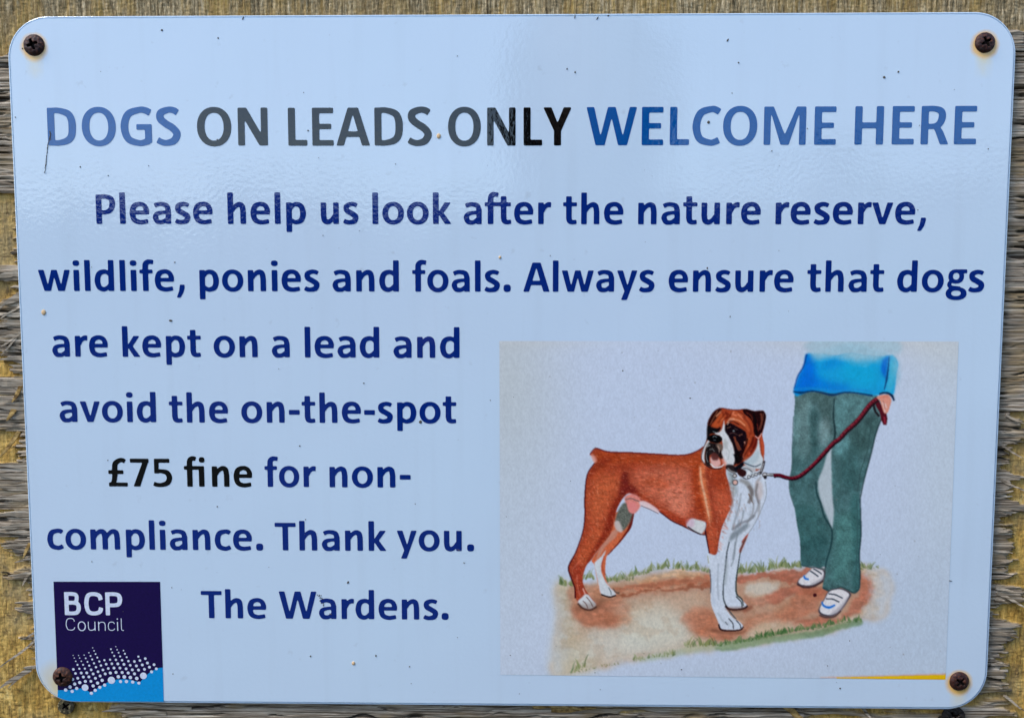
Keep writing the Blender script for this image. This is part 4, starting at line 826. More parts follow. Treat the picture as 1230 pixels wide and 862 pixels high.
def sample(px, py):
    u = (px - cv.x0) * cv.k - .5; v = (py - cv.y0) * cv.k - .5
    i = np.clip(np.floor(u).astype(int), 0, cv.W - 2); j = np.clip(np.floor(v).astype(int), 0, cv.H - 2)
    fu = np.clip(u - i, 0, 1)[..., None]; fv = np.clip(v - j, 0, 1)[..., None]; C = cv.C
    return (C[j, i] * (1 - fu) + C[j, i + 1] * fu) * (1 - fv) + (C[j + 1, i] * (1 - fu) + C[j + 1, i + 1] * fu) * fv
m, nt, b = new_mat('watercolour_print'); gloss(b); orange_peel(nt, b)
at = nt.nodes.new('ShaderNodeVertexColor'); at.layer_name = 'pigment'; nt.links.new(at.outputs[0], b.inputs['Base Color']); PRINTM = m
NX, NY = 700, 510
uu, vv = np.meshgrid(np.linspace(0, 1, NX + 1), np.linspace(0, 1, NY + 1))
TLc, TRc, BRc, BLc = (599.8, 409.4), (1151.4, 410.0), (1135.7, 815.6), (601.0, 809.8)
qx = (TLc[0] * (1 - uu) + TRc[0] * uu) * (1 - vv) + (BLc[0] * (1 - uu) + BRc[0] * uu) * vv
qy = (TLc[1] * (1 - uu) + TRc[1] * uu) * (1 - vv) + (BLc[1] * (1 - uu) + BRc[1] * uu) * vv
VV = PN(qx, qy); VV[..., 1] = PRINT_Y; VV = VV.reshape(-1, 3)
CC = alb(sample(qx, qy)).reshape(-1, 3)
ii, jj = np.meshgrid(np.arange(NX), np.arange(NY)); k0 = (jj * (NX + 1) + ii).ravel()
FF = np.stack([k0, k0 + NX + 1, k0 + NX + 2, k0 + 1], 1)
cxm = ((qx[:-1, :-1] + qx[1:, 1:]) / 2); cym = ((qy[:-1, :-1] + qy[1:, 1:]) / 2)
idf = cv.ID[np.clip(((cym - cv.y0) * cv.k).astype(int), 0, cv.H - 1), np.clip(((cxm - cv.x0) * cv.k).astype(int), 0, cv.W - 1)].ravel()
def sub(name, sel, parent):
    F = FF[sel]; used = np.unique(F); mp = np.zeros(len(VV), int); mp[used] = np.arange(len(used))
    me = np_mesh(name, VV[used], mp[F]); set_color(me, 'pigment', CC[used]); return link(name, me, PRINTM, parent)
pic = sub('printed_painting', idf == 0, sign); pic['label'] = 'printed watercolour of a brown dog on a lead and a walker on a path'
o = sub('painted_dog', idf == 1, pic); o['label'] = 'painted brown and white boxer dog'
o = sub('painted_walker', idf == 2, pic); o['label'] = 'painted walker in blue jumper and grey green trousers holding the lead'


# ------------------------------------------------------------------ weathered plywood board
board = empty('plywood_board', (0, .02, 0))
tag(board, 'weathered splintering plywood board behind the white sign, grey and yellow, larger than the sign', 'board')
VY, CY = .0036, .0054                     # face veneer and the ply below it
# on each side: how far from the frame edge inwards the grey veneer is gone (photo px), by height
LY = [-80, 40, 62, 66, 120, 200, 228, 232, 318, 322, 334, 338, 352, 372, 384, 396, 412, 430, 445, 452, 458, 470, 474, 484, 512, 518, 524, 556, 560, 606, 612, 618, 640, 646, 652, 664, 668, 680, 686, 694, 700, 722, 726, 736, 742, 760, 766, 775, 790, 806, 812, 950]
LX = [60, 60, 40, -200, -200, -200, -200, 18, 22, -200, -200, 22, 22, -40, 8, -40, -20, 4, 20, 20, -200, -200, 25, -200, -200, 24, 24, 24, -200, -200, 20, -20, -30, 20, 5, 5, 30, 33, 10, 10, 36, 36, 20, 22, 38, 38, 30, 42, 48, 50, 60, 60]
RY = [-80, 14, 30, 34, 52, 62, 430, 485, 495, 512, 520, 540, 566, 572, 590, 612, 622, 640, 652, 690, 700, 708, 722, 728, 742, 748, 762, 775, 800, 815, 830, 862, 950]
RX = [1160, 1160, 1190, 1235, 1235, 1400, 1400, 1400, 1214, 1228, 1240, 1210, 1208, 1232, 1206, 1240, 1206, 1214, 1215, 1214, 1196, 1232, 1240, 1196, 1196, 1224, 1226, 1204, 1206, 1207, 1212, 1216, 1216]
def veneer(px, py):
    u = py * .30 + fbm(px * .008, py * .03, 12, 2) * 6
    s1 = vnoise(np.floor(u), 0 * px, 3); s2 = vnoise(np.floor(u * 2.6), 0 * px + 7, 5)
    jag = (s1 - .5) * 13 + (s2 - .5) * 7 + (vnoise(px * .25, py * .4, 8) - .5) * 6
    xl = np.interp(py, LY, LX); xr = np.interp(py, RY, RX)
    v = np.clip((px - xl + jag * 1.2) / 1.0, 0, 1) * np.clip((xr - px + jag) / 1.0, 0, 1)
    top = np.clip((py - 30 - (vnoise(px * .05, py * 0, 6) - .5) * 20 - np.where((px > 1195), 4, 0) - np.where(px < 60, 34, 0)) / 2, 0, 1)
    # patches missing along the bottom
    n = fbm(px * .012, py * .09, 14, 3)
    bot = 1 - np.clip((n - .60) * 14, 0, 1) * (py > 830) * (px > 600)
    bl = np.clip((px - 148 - (vnoise(px * .01, py * .35, 9) - .5) * 46) / 2.5, 0, 1); bl = np.where(py > 838, bl, 1)
    return v * top * bot * bl
def wood_height(px, py):
    v = veneer(px, py)
    warp = (fbm(px * .010, py * .03, 31, 3) - .5) * 26
    knot = np.exp(-(((px - 432) / 26) ** 2 + ((py - 858) / 15) ** 2)); warp = warp + knot * 7
    g = fbm(px * .012, (py + warp) * .40, 22, 3)              # long fibres across
    g2 = vnoise(px * .02, (py + warp) * .17, 27)
    crack = np.clip((vnoise(px * .022, (py + warp) * .33, 41) - .78) * 8, 0, 1) * np.clip((vnoise(px * .03, py * .05, 43) - .35) * 3, 0, 1)
    cup = np.clip((vnoise(px * .012, (py + warp) * .11, 44) - .5) * 2, -1, 1)
    u_ = (py + warp) * .26 + fbm(px * .006, py * .02, 78, 2) * 5
    crack2 = np.clip((vnoise(px * .03, (py + warp) * .5, 47) - .72) * 7, 0, 1) * np.clip((vnoise(px * .04, py * .08, 49) - .3) * 3, 0, 1)
    crack = np.maximum(crack, crack2 * .8)
    hv = -(g - .5) * .0009 - (vnoise(np.floor(u_), 0 * px, 77) - .5) * .00035 - cup * .0002 + crack * .0022
    h2 = fbm(px * .5, py * .05, 51, 4); fine = fbm(px * .5, py * .5, 55, 3)
    vcr = np.clip((vnoise(px * .55, py * .02, 61) - .80) * 8, 0, 1) * .7 + np.clip((vnoise(px * .12, py * .5, 63) - .80) * 6, 0, 1) * .25
    hc = -(h2 - .5) * .0006 - (fine - .5) * .0007 + vcr * .0005
    y = v * (VY + hv) + (1 - v) * (CY + hc)
    return np.maximum(y, .00315), v, np.clip(crack * v + (1 - v) * vcr * .45, 0, 1), g
def ring(x0, x1, y0, y1, st):
    xs = np.arange(x0, x1 + st, st * 1.35); ys = np.arange(y0, y1 + st, st * .74)
    X_, Y_ = np.meshgrid(xs, ys); n, m_ = X_.shape
    y, v, c, g = wood_height(X_, Y_)
    Vt = PN(X_, Y_, VY); Vt[..., 1] = y
    I, J = np.meshgrid(np.arange(m_ - 1), np.arange(n - 1)); k = (J * m_ + I).ravel()
    cxx = X_[:-1, :-1].ravel(); cyy = Y_[:-1, :-1].ravel()
    keep = ~((cxx > 70) & (cxx < 1150) & (cyy > 45) & (cyy < 825))
    k = k[keep]
    F = np.stack([k, k + m_, k + m_ + 1, k + 1], 1)
    used = np.unique(F); mp = np.zeros(n * m_, int); mp[used] = np.arange(len(used))
    return Vt.reshape(-1, 3)[used], mp[F], np.stack([v, c, g], -1).reshape(-1, 3)[used]
Vt, Ft, At = ring(-110, 1340, -100, 960, 1.35)
m, nt, b = new_mat('weathered_ply'); N, L = nt.nodes, nt.links
at = N.new('ShaderNodeVertexColor'); at.layer_name = 'layer'; sp = N.new('ShaderNodeSeparateColor'); L.new(at.outputs[0], sp.inputs[0])
tc = N.new('ShaderNodeTexCoord')
def nz(scale, loc_scale, det=6, rough=.6):
    mp = N.new('ShaderNodeMapping'); mp.inputs['Scale'].default_value = loc_scale; L.new(tc.outputs['Object'], mp.inputs[0])
    n = N.new('ShaderNodeTexNoise'); n.inputs['Scale'].default_value = scale; n.inputs['Detail'].default_value = det; n.inputs['Roughness'].default_value = rough
    L.new(mp.outputs[0], n.inputs[0]); return n.outputs[0]
def ramp(f, stops):
    r = N.new('ShaderNodeValToRGB'); L.new(f, r.inputs[0]); el = r.color_ramp.elements
    while len(el) < len(stops): el.new(.5)
    for e, (p, c) in zip(el, stops): e.position = p; e.color = rgba(c)
    return r.outputs[0]
def mix(f, a, c, mode='MIX'):
    q = N.new('ShaderNodeMix'); q.data_type = 'RGBA'; q.blend_type = mode
    if isinstance(f, float): q.inputs[0].default_value = f
    else: L.new(f, q.inputs[0])
    for i, v in ((6, a), (7, c)):
        if isinstance(v, tuple): q.inputs[i].default_value = v
        else: L.new(v, q.inputs[i])
    return q.outputs[2]
def mr(f, a, c, d=0.0, e=1.0):
    q = N.new('ShaderNodeMapRange'); L.new(f, q.inputs[0]); q.inputs[1].default_value = a; q.inputs[2].default_value = c; q.inputs[3].default_value = d; q.inputs[4].default_value = e; return q.outputs[0]
fib = nz(60, (.5, 1, 30), 7, .72); fib2 = nz(160, (.25, 1, 9), 4); blot = nz(38, (1, 1, 1.6), 3)
grey = ramp(fib, [(.37, (44, 38, 32)), (.45, (100, 93, 83)), (.54, (144, 138, 129)), (.66, (190, 186, 178))])
grey = mix(mr(blot, .5, .66, 0, .6), grey, ramp(fib2, [(.3, (84, 70, 50)), (.7, (150, 134, 98))]))
core = ramp(nz(110, (3, 1, .9), 7, .78), [(.34, (84, 68, 40)), (.45, (148, 124, 70)), (.56, (182, 156, 92)), (.70, (212, 192, 134))])
core = mix(mr(nz(330, (1, 1, 1), 5, .75), .50, .66, 0, .8), core, rgba((84, 70, 46)))
core = mix(mr(nz(24, (1, 1, 1), 3), .48, .62, 0, .6), core, rgba((132, 126, 104)))
# along the top the ply below is greyed, grain upright
sepz = N.new('ShaderNodeSeparateXYZ'); L.new(tc.outputs['Object'], sepz.inputs[0])
topf = mr(sepz.outputs[2], .128, .146)
upg = ramp(nz(90, (14, 1, 1.6), 7, .8), [(.34, (46, 40, 30)), (.45, (98, 90, 70)), (.55, (142, 132, 108)), (.68, (198, 190, 168))])
upg = mix(mr(nz(40, (2.5, 1, .6), 3), .45, .62, 0, .55), upg, ramp(nz(90, (10, 1, .7), 4), [(.35, (96, 76, 34)), (.7, (176, 152, 88))]))
core = mix(mr(nz(30, (1, 1, 1), 4), .45, .6, 0, .55), core, ramp(nz(140, (1.5, 1, 1.5), 6, .75), [(.34, (112, 84, 34)), (.5, (184, 150, 74)), (.68, (214, 186, 114))]))
core = mix(mr(nz(240, (5, 1, .45), 5, .7), .56, .68, 0, .7), core, rgba((70, 56, 34)))
core = mix(mr(nz(240, (.45, 1, 5), 5, .7), .57, .68, 0, .7), core, rgba((70, 56, 34)))
core = mix(topf, core, upg)
# grey veneer over the ply; shadow in the cracks painted as dark colour
col_ = mix(sp.outputs[0], core, grey)
col_ = mix(mr(sp.outputs[1], .15, .7, 0, .8), col_, rgba((26, 22, 18)))
L.new(col_, b.inputs['Base Color']); b.inputs['Roughness'].default_value = .85; b.inputs['Specular IOR Level'].default_value = .2
bmp = N.new('ShaderNodeBump'); bmp.inputs['Strength'].default_value = 1.0; bmp.inputs['Distance'].default_value = .0006
bsrc = N.new('ShaderNodeMix'); bsrc.data_type = 'FLOAT'; L.new(sp.outputs[0], bsrc.inputs[0]); L.new(nz(120, (8, 1, 1.2), 5), bsrc.inputs[2]); L.new(nz(90, (.5, 1, 16), 5), bsrc.inputs[3])
L.new(bsrc.outputs[0], bmp.inputs['Height']); L.new(bmp.outputs[0], b.inputs['Normal']); WOOD = m
me = np_mesh('weathered_face', Vt, Ft); set_color(me, 'layer', At)
me.polygons.foreach_set('use_smooth', np.ones(len(Ft), bool))
link('weathered_face', me, WOOD, board)
# the body of the board behind the face
a = P(-110, 960, VY); c = P(1340, -100, VY)
m, nt, b = new_mat('ply_body'); b.inputs['Base Color'].default_value = (.30, .22, .11, 1); b.inputs['Roughness'].default_value = .9
n = nt.nodes.new('ShaderNodeTexNoise'); n.inputs['Scale'].default_value = 60; r = nt.nodes.new('ShaderNodeValToRGB'); nt.links.new(n.outputs[0], r.inputs[0])
r.color_ramp.elements[0].color = (.16, .12, .07, 1); r.color_ramp.elements[1].color = (.38, .30, .18, 1); nt.links.new(r.outputs[0], b.inputs['Base Color']); BODY = m
def box(name, x0, x1, y0, y1, z0, z1, mat, parent):
    V = [(x, y, z) for x in (x0, x1) for y in (y0, y1) for z in (z0, z1)]
    F = [(0, 1, 3, 2), (4, 6, 7, 5), (0, 4, 5, 1), (2, 3, 7, 6), (0, 2, 6, 4), (1, 5, 7, 3)]
    me = bpy.data.meshes.new(name); me.from_pydata(V, [], F); me.update(); return link(name, me, mat, parent)
xa, xb = Vt[:, 0].min(), Vt[:, 0].max(); za, zb = Vt[:, 2].min(), Vt[:, 2].max()
box('core_plies', xa - .001, xb + .001, 0.0088, .022, za - .001, zb + .001, BODY, board)
# loose splinters, each its own sliver of grey wood
m, nt, b = new_mat('splinter_wood'); N, L = nt.nodes, nt.links; tc = N.new('ShaderNodeTexCoord'); b.inputs['Roughness'].default_value = .8; b.inputs['Specular IOR Level'].default_value = .2
grey = ramp(nz(55, (1, 1, 22)), [(.34, (66, 60, 52)), (.45, (112, 106, 96)), (.56, (146, 141, 132)), (.7, (176, 172, 164))]); L.new(grey, b.inputs['Base Color']); SPL = m
m, nt, b = new_mat('yellow_splinter_wood'); N, L = nt.nodes, nt.links; tc = N.new('ShaderNodeTexCoord'); b.inputs['Roughness'].default_value = .8; b.inputs['Specular IOR Level'].default_value = .2
yel = ramp(nz(80, (4, 1, 6)), [(.36, (84, 68, 42)), (.5, (130, 110, 70)), (.64, (164, 144, 98))]); L.new(yel, b.inputs['Base Color']); SPLY = m
def splinter(x0, y0, x1, y1, w, lift=.0016, mat=None, curl=0.0):
    """from its root (x0,y0) to its free tip (x1,y1), photo px; a curved tapered sliver with real thickness"""
    n = 7; A = np.array((x0, y0), float); Bq = np.array((x1, y1), float); d = Bq - A; Ln = np.hypot(*d); nr = np.array((-d[1], d[0])) / Ln
    V = []; ph = random.uniform(0, 6)
    for i in range(n + 1):
        t = i / n; c = A + d * t + nr * (math.sin(t * 5 + ph) * .02 * Ln + curl * t * t * Ln)
        ww = w * (1 - .15 * t) * (1 - t ** 3 * .8) * random.uniform(.82, 1.15) / 2
        y = VY - .0002 - lift * t ** 1.4
        for s, dy in ((-1, 0), (1, random.uniform(-.0002, .0002)), (1, .0006), (-1, .0006)):
            p = c + nr * ww * s; q = P(p[0], p[1], VY); V.append((q.x, y + dy, q.z))
    F = []
    for i in range(n):
        for s in range(4):
            a_ = i * 4 + s; b2 = i * 4 + (s + 1) % 4; F.append((a_, b2, b2 + 4, a_ + 4))
    F.append((3, 2, 1, 0)); F.append((n * 4, n * 4 + 1, n * 4 + 2, n * 4 + 3))
    me = bpy.data.meshes.new('splinter'); me.from_pydata(V, [], F)
    bm = bmesh.new(); bm.from_mesh(me); bmesh.ops.recalc_face_normals(bm, faces=bm.faces); bm.to_mesh(me); bm.free()
    return link('splinter', me, mat or SPL, board)
SP = [(26, 328, -8, 331, 9, .0008), (24, 352, -2, 372, 4, .002), (26, 366, 2, 384, 3, .002), (28, 356, 4, 366, 5, .0014), (28, 378, 6, 378, 6, .0012), (28, 388, -4, 392, 5, .001), (30, 396, 0, 420, 3.5, .002),
 (30, 402, 4, 404, 5, .0012), (31, 410, 2, 408, 4, .001), (26, 398, 6, 426, 3, .0022), (31, 418, 4, 416, 4, .001), (32, 428, 0, 432, 5, .001), (30, 462, -6, 460, 11, .0008), (32, 478, 2, 482, 4, .0014), (32, 490, -4, 488, 7, .001), (32, 500, 0, 502, 5, .001),
 (34, 512, -4, 512, 4, .0012), (34, 560, -5, 558, 7, .001), (36, 572, -4, 570, 10, .0008), (36, 584, 0, 586, 8, .001), (36, 598, -2, 596, 8, .001), (36, 618, 6, 616, 9, .001), (36, 630, 4, 632, 8, .0012), (37, 640, 8, 638, 5, .0014), (37, 656, 4, 652, 5, .0014), (37, 660, 6, 658, 3, .0016),
 (37, 671, 20, 673, 2.6, .0016), (38, 688, 12, 690, 4, .0014), (37, 692, 18, 692, 2.5, .002), (40, 724, 20, 723, 3.4, .0016), (41, 730, 20, 729, 3.2, .0016), (40, 735, 30, 734, 3, .001), (41, 760, 28, 766, 2.4, .002), (42, 768, 4, 801, 3, .0026), (43, 801, 30, 800, 4, .0012), (36, 802, 2, 824, 6, .0026), (34, 806, 12, 822, 3, .002), (40, 680, 28, 702, 4, .001),
 (1200, 574, 1232, 592, 3, .0022), (1208, 498, 1226, 508, 3, .0022), (1204, 536, 1226, 548, 3, .0022), (1196, 706, 1215, 709, 4, .0016), (1198, 712, 1228, 727, 4, .0022), (1195, 722, 1206, 720, 5, .001), (1190, 750, 1226, 753, 4, .001), (1190, 760, 1222, 762, 4, .001), (1189, 792, 1206, 795, 3, .0014), (1190, 797, 1208, 797, 2.5, .0016), (1188, 820, 1210, 820, 3, .001), (1189, 826, 1210, 824, 3, .0012),
 (150, 851, 124, 851, 3, .0014), (230, 849, 146, 848, 3.5, .0012), (200, 856, 148, 855, 4, .0012), (170, 861, 140, 862, 3, .0012), (952, 848, 966, 866, 7, .001), (1036, 850, 1046, 862, 4, .0014), (1206, 835, 1228, 852, 3, .0018),
 (1196, 520, 1214, 519, 3, .001), (1196, 556, 1212, 556, 3, .001), (1195, 592, 1216, 590, 3, .001), (1194, 612, 1214, 612, 3, .001), (1192, 640, 1212, 636, 3, .0014), (1192, 660, 1214, 663, 3, .0014), (1191, 676, 1212, 674, 3, .001)]
SP = [q for q in SP if q[0] != 952]
for q in SP: splinter(*q, curl=random.uniform(-.05, .05))
for q in [(26, 462, 18, 482, 5, .0022), (20, 488, 11, 504, 6, .0022), (24, 518, -2, 552, 5, .0012), (942, 846, 970, 868, 9, .0012), (640, 846, 700, 850, 6, .0006), (662, 852, 716, 850, 5, .0006), (36, 652, 30, 668, 4, .0016)]: splinter(*q, mat=SPLY)


# ------------------------------------------------------------------ screws
def rust(name, a, bcol, c):
    m, nt, b = new_mat(name); N, L = nt.nodes, nt.links; tc = N.new('ShaderNodeTexCoord')
    n = N.new('ShaderNodeTexNoise'); n.inputs['Scale'].default_value = 700; n.inputs['Detail'].default_value = 8; n.inputs['Roughness'].default_value = .7; L.new(tc.outputs['Object'], n.inputs[0])
    r = N.new('ShaderNodeValToRGB'); L.new(n.outputs[0], r.inputs[0]); el = r.color_ramp.elements; el.new(.5)
    for e, (p, q) in zip(el, ((.33, a), (.52, bcol), (.72, c))): e.position = p; e.color = rgba(q)
    L.new(r.outputs[0], b.inputs['Base Color']); b.inputs['Roughness'].default_value = .6; b.inputs['Metallic'].default_value = .15
    bp = N.new('ShaderNodeBump'); bp.inputs['Strength'].default_value = .7; bp.inputs['Distance'].default_value = .0003; L.new(n.outputs[0], bp.inputs['Height']); L.new(bp.outputs[0], b.inputs['Normal'])
    return m
m, nt, b = new_mat('recess_shade'); b.inputs['Base Color'].default_value = (.010, .007, .006, 1); b.inputs['Roughness'].default_value = .9; b.inputs['Specular IOR Level'].default_value = .1; RECESS_SHADE = m  # near-black colour paints the shade inside the cross recess
RUSTD = rust('dark_rust', (20, 10, 9), (46, 24, 18), (104, 62, 38)); RUSTB = rust('brown_rust', (22, 12, 10), (56, 32, 22), (122, 78, 50)); OLDM = rust('old_steel', (24, 24, 18), (70, 66, 50), (176, 168, 130)); DARKM = rust('black_steel', (14, 14, 14), (30, 28, 26), (70, 64, 56))
def screw(px, py, rpx, mat, label, rot, tilt, y0=0.0, flat_=False, group=None):
    """button head, domed, with a cross recess sunk into it (real faces)"""
    c = P(px, py, y0); R = rpx * px_scale(px, py); H = R * (.42 if not flat_ else .16)
    t = empty('screw', (c.x, y0 - (0.0 if not flat_ else 0), c.z)); tag(t, label, 'screw', group)
    n, rings = 96, 44; arm, hw = R * .50, R * .105
    bm = bmesh.new(); prev = None; deep = set()
    seed = random.uniform(0, 50)
    for k in range(rings + 1):
        rr = R * math.sin(math.pi / 2 * k / rings) if not flat_ else R * k / rings
        cur = []
        for i in range(n if k else 1):
            a_ = 2 * math.pi * i / n; x, z = rr * math.cos(a_), rr * math.sin(a_)
            h = H * math.sqrt(max(0, 1 - (rr / R) ** 2.4)) if not flat_ else H * (1 - .25 * (rr / R) ** 6)
            xr, zr = x * math.cos(rot) + z * math.sin(rot), -x * math.sin(rot) + z * math.cos(rot)
            din = max(min(arm - abs(xr), hw * (1.35 - .5 * abs(xr) / arm) - abs(zr)), min(arm - abs(zr), hw * (1.35 - .5 * abs(zr) / arm) - abs(xr)))
            din = max(din, hw * 1.9 - math.hypot(xr, zr))
            dip = min(1, max(0, (din + R * .03) / (R * .07))) * R * .34
            h += (mnoise.noise((x * 900 + seed, z * 900, 1)) * .05) * R
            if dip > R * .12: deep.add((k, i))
            cur.append(bm.verts.new((x * (1 + .02 * mnoise.noise((seed, math.cos(a_) * 2, math.sin(a_) * 2))), -h + dip, z)))
        if prev is None: prev = cur; continue
        if len(prev) == 1:
            for i in range(n): bm.faces.new((prev[0], cur[i], cur[(i + 1) % n])).material_index = 1
        else:
            for i in range(n):
                f = bm.faces.new((prev[i], cur[i], cur[(i + 1) % n], prev[(i + 1) % n]))
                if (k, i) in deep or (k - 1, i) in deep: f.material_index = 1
        prev = cur
    low = [bm.verts.new((v.co.x, R * .12, v.co.z)) for v in prev]
    for i in range(n): bm.faces.new((prev[i], low[i], low[(i + 1) % n], prev[(i + 1) % n]))
    bmesh.ops.recalc_face_normals(bm, faces=bm.faces)
    for f in bm.faces: f.smooth = True
    me = bpy.data.meshes.new('screw_head'); bm.to_mesh(me); bm.free()
    me.materials.append(mat); me.materials.append(RECESS_SHADE); h_ = bpy.data.objects.new('screw_head', me); COL.objects.link(h_); h_.parent = t; h_.rotation_euler = (tilt, 0, 0)
    # shank going into the board
    me = bpy.data.meshes.new('shank'); bm = bmesh.new(); bmesh.ops.create_cone(bm, cap_ends=True, segments=14, radius1=R * .42, radius2=R * .34, depth=.016, matrix=Matrix.Translation((0, .0095, 0)) @ Matrix.Rotation(math.radians(-90), 4, 'X')); bm.to_mesh(me); bm.free()
    me.materials.append(mat); s = bpy.data.objects.new('shank', me); COL.objects.link(s); s.parent = t
    return t
GS = 'rusty screws holding the sign at its corners'
# fine-mesh head: recess resolved by many rings
screw(41, 54.5, 12.6, RUSTD, 'dark rusty cross-head screw with an orange halo in the top left corner of the sign', .35, .0, 0, group=GS)
screw(1183, 51.5, 12.2, RUSTD, 'dark rusty cross-head screw in the top right corner of the sign, above the word HERE', .5, .0, 0, group=GS)
screw(75.5, 812, 11.9, RUSTB, 'brown rusty screw on the purple emblem in the bottom left corner of the sign', .15, .0, 0, group=GS)
screw(1152, 817.5, 11.7, RUSTD, 'blackened round screw ringed with yellow rust, lower right of the sign', .9, .0, 0, group=GS)
GB = 'old screws in the board below the sign'
screw(79.5, 847.5, 9.8, OLDM, 'old greenish steel cross-head screw sunk in the board just under the emblem', .6, .0, CY - .0012, True, group=GB)
screw(1145, 860, 13.5, DARKM, 'large black screw head in the board below the sign near its lower right corner', .4, .0, VY - .0006, True, group=GB)

# ------------------------------------------------------------------ small dirt and marks stuck on the sign
m, nt, b = new_mat('dirt'); b.inputs['Roughness'].default_value = .9
n = nt.nodes.new('ShaderNodeTexNoise'); n.inputs['Scale'].default_value = 900; r = nt.nodes.new('ShaderNodeValToRGB'); nt.links.new(n.outputs[0], r.inputs[0])
r.color_ramp.elements[0].color = (.02, .018, .015, 1); r.color_ramp.elements[1].color = (.16, .13, .09, 1); nt.links.new(r.outputs[0], b.inputs['Base Color']); DIRT = m
bm = bmesh.new()
def speck(px, py, rx, ry, ang=0, h=.00025):
    c = P(px, py); s = px_scale(px, py); M = Matrix.Translation((c.x, PRINT_Y * .9, c.z)) @ Matrix.Rotation(ang, 4, 'Y') @ Matrix.Diagonal((rx * s, h, ry * s, 1))
    bmesh.ops.create_icosphere(bm, subdivisions=1, radius=1, matrix=M)
KN = [(292, 22, .7, 2.6, .5), (262, 46, 1, 1.1, 0), (194.5, 36.5, 1.4, 1.4, 0), (874, 48.5, 1, 2.2, .5), (887, 75.5, 1, 1.1, 0), (681, 83, .8, 1.3, 0), (690.8, 87, 1, 1.4, 0), (1062, 93, 1.9, 1.6, .4), (1079, 86.5, 1.3, 1.3, 0), (690.5, 20, .5, 3.2, .1), (717.5, 22, .5, 2.5, .6), (730.8, 19, 1.6, .8, -.4), (370, 157, 1, 1, 0), (205, 385, 2.4, 1.4, .2), (210, 315, .8, .8, 0), (360, 535.3, .9, .9, 0), (418, 699, 1.2, 1.9, .5), (373, 787.5, .9, 1.1, 0), (451.5, 787, .8, 1.6, 0), (492, 800, .9, .9, 0), (851, 147, 2, 2, 0), (927, 181.5, .8, .8, 0), (849.5, 322, 1, 1.4, 0), (877, 380, .8, .8, 0), (1187, 179, .8, .8, 0), (748, 445, 1.1, .9, 0), (829, 478, 1.3, .8, 0), (1141.5, 697, 2.4, .5, .1), (557.5, 675.5, 1.4, .5, .3), (551, 660, 2.6, .5, .3), (397, 737, 2, .6, .3), (261, 168, .9, 1, 0), (130, 211, .8, .8, 0), (96.5, 200.5, .9, .9, 0), (27, 58.6, .7, 1, .3), (661, 307, .7, .7, 0), (505, 506.5, 2.0, 2.2, 0), (818.5, 803.5, 1.1, .8, 0), (1009, 826, 1, 1, 0), (261, 608, .9, .9, 0), (437, 460, 1, .8, 0), (18.5, 141, .8, .8, 0), (129.5, 552.5, .8, .8, 0)]
for q in KN: speck(*q)
for _ in range(80):
    x = random.uniform(50, 1165); y = random.uniform(25, 838); r_ = random.uniform(.25, .6); speck(x, y, r_, r_ * random.uniform(.6, 1.6), random.uniform(0, 3))
# the dried stalk beside the D of DOGS
for k in range(26):
    t = k / 25; x = np.interp(t, [0, .3, 1], [60.5, 57.5, 53.8]); y = 161 + t * 46; speck(x + random.uniform(-.4, .4), y, random.uniform(.3, .75), random.uniform(.6, 1.3), .15)
for k in range(9): speck(60.5 + random.uniform(-1, 1), 158 + k * 1.2, .7, .9)
for k in range(14): speck(385 + random.uniform(-4, 4), 722 + random.uniform(-9, 5), .6, .8)
me = bpy.data.meshes.new('dirt_specks'); bm.to_mesh(me); bm.free()
o = link('dirt_specks', me, DIRT, sign); o['kind'] = 'stuff'
m, nt, b = new_mat('snail_spot'); b.inputs['Base Color'].default_value = rgba((186, 164, 132)); b.inputs['Roughness'].default_value = .7; SPOT = m
for px, py, r_ in ((527, 163.5, 2.6), (52.5, 375, 2.8), (600.5, 309, 1.6), (424.5, 796, 2.0)):
    c = P(px, py); s = px_scale(px, py); me = bpy.data.meshes.new('dried_droplet'); bm = bmesh.new()
    bmesh.ops.create_icosphere(bm, subdivisions=2, radius=1, matrix=Matrix.Translation((c.x, PRINT_Y, c.z)) @ Matrix.Diagonal((r_ * s, .0004, r_ * s * 1.2, 1))); bm.to_mesh(me); bm.free(); link('dried_droplet', me, SPOT, sign)


# ------------------------------------------------------------------ what stands in front of the board: only its reflection in the gloss is seen
GZ = -1.38
m, nt, b = new_mat('heath_ground'); N, L = nt.nodes, nt.links; tc = N.new('ShaderNodeTexCoord'); b.inputs['Roughness'].default_value = .95
n = N.new('ShaderNodeTexNoise'); n.inputs['Scale'].default_value = 1.5; n.inputs['Detail'].default_value = 8; L.new(tc.outputs['Object'], n.inputs[0])
r = N.new('ShaderNodeValToRGB'); L.new(n.outputs[0], r.inputs[0]); r.color_ramp.elements[0].color = (.008, .012, .006, 1); r.color_ramp.elements[1].color = (.035, .034, .02, 1); L.new(r.outputs[0], b.inputs['Base Color'])
GROUND = m
V, F = [], []; n_ = 60
for j in range(n_ + 1):
    for i in range(n_ + 1):
        fx = (i / n_ * 2 - 1); fy = (j / n_ * 2 - 1); x = 700 * fx * abs(fx) ** 1.5; y = 700 * fy * abs(fy) ** 1.5
        V.append((x, y, GZ + .03 * mnoise.noise((x * .4, y * .4, 0))))
for j in range(n_):
    for i in range(n_): k = j * (n_ + 1) + i; F.append((k, k + 1, k + n_ + 2, k + n_ + 1))
me = bpy.data.meshes.new('ground'); me.from_pydata(V, [], F); o = link('ground', me, GROUND); o['kind'] = 'structure'
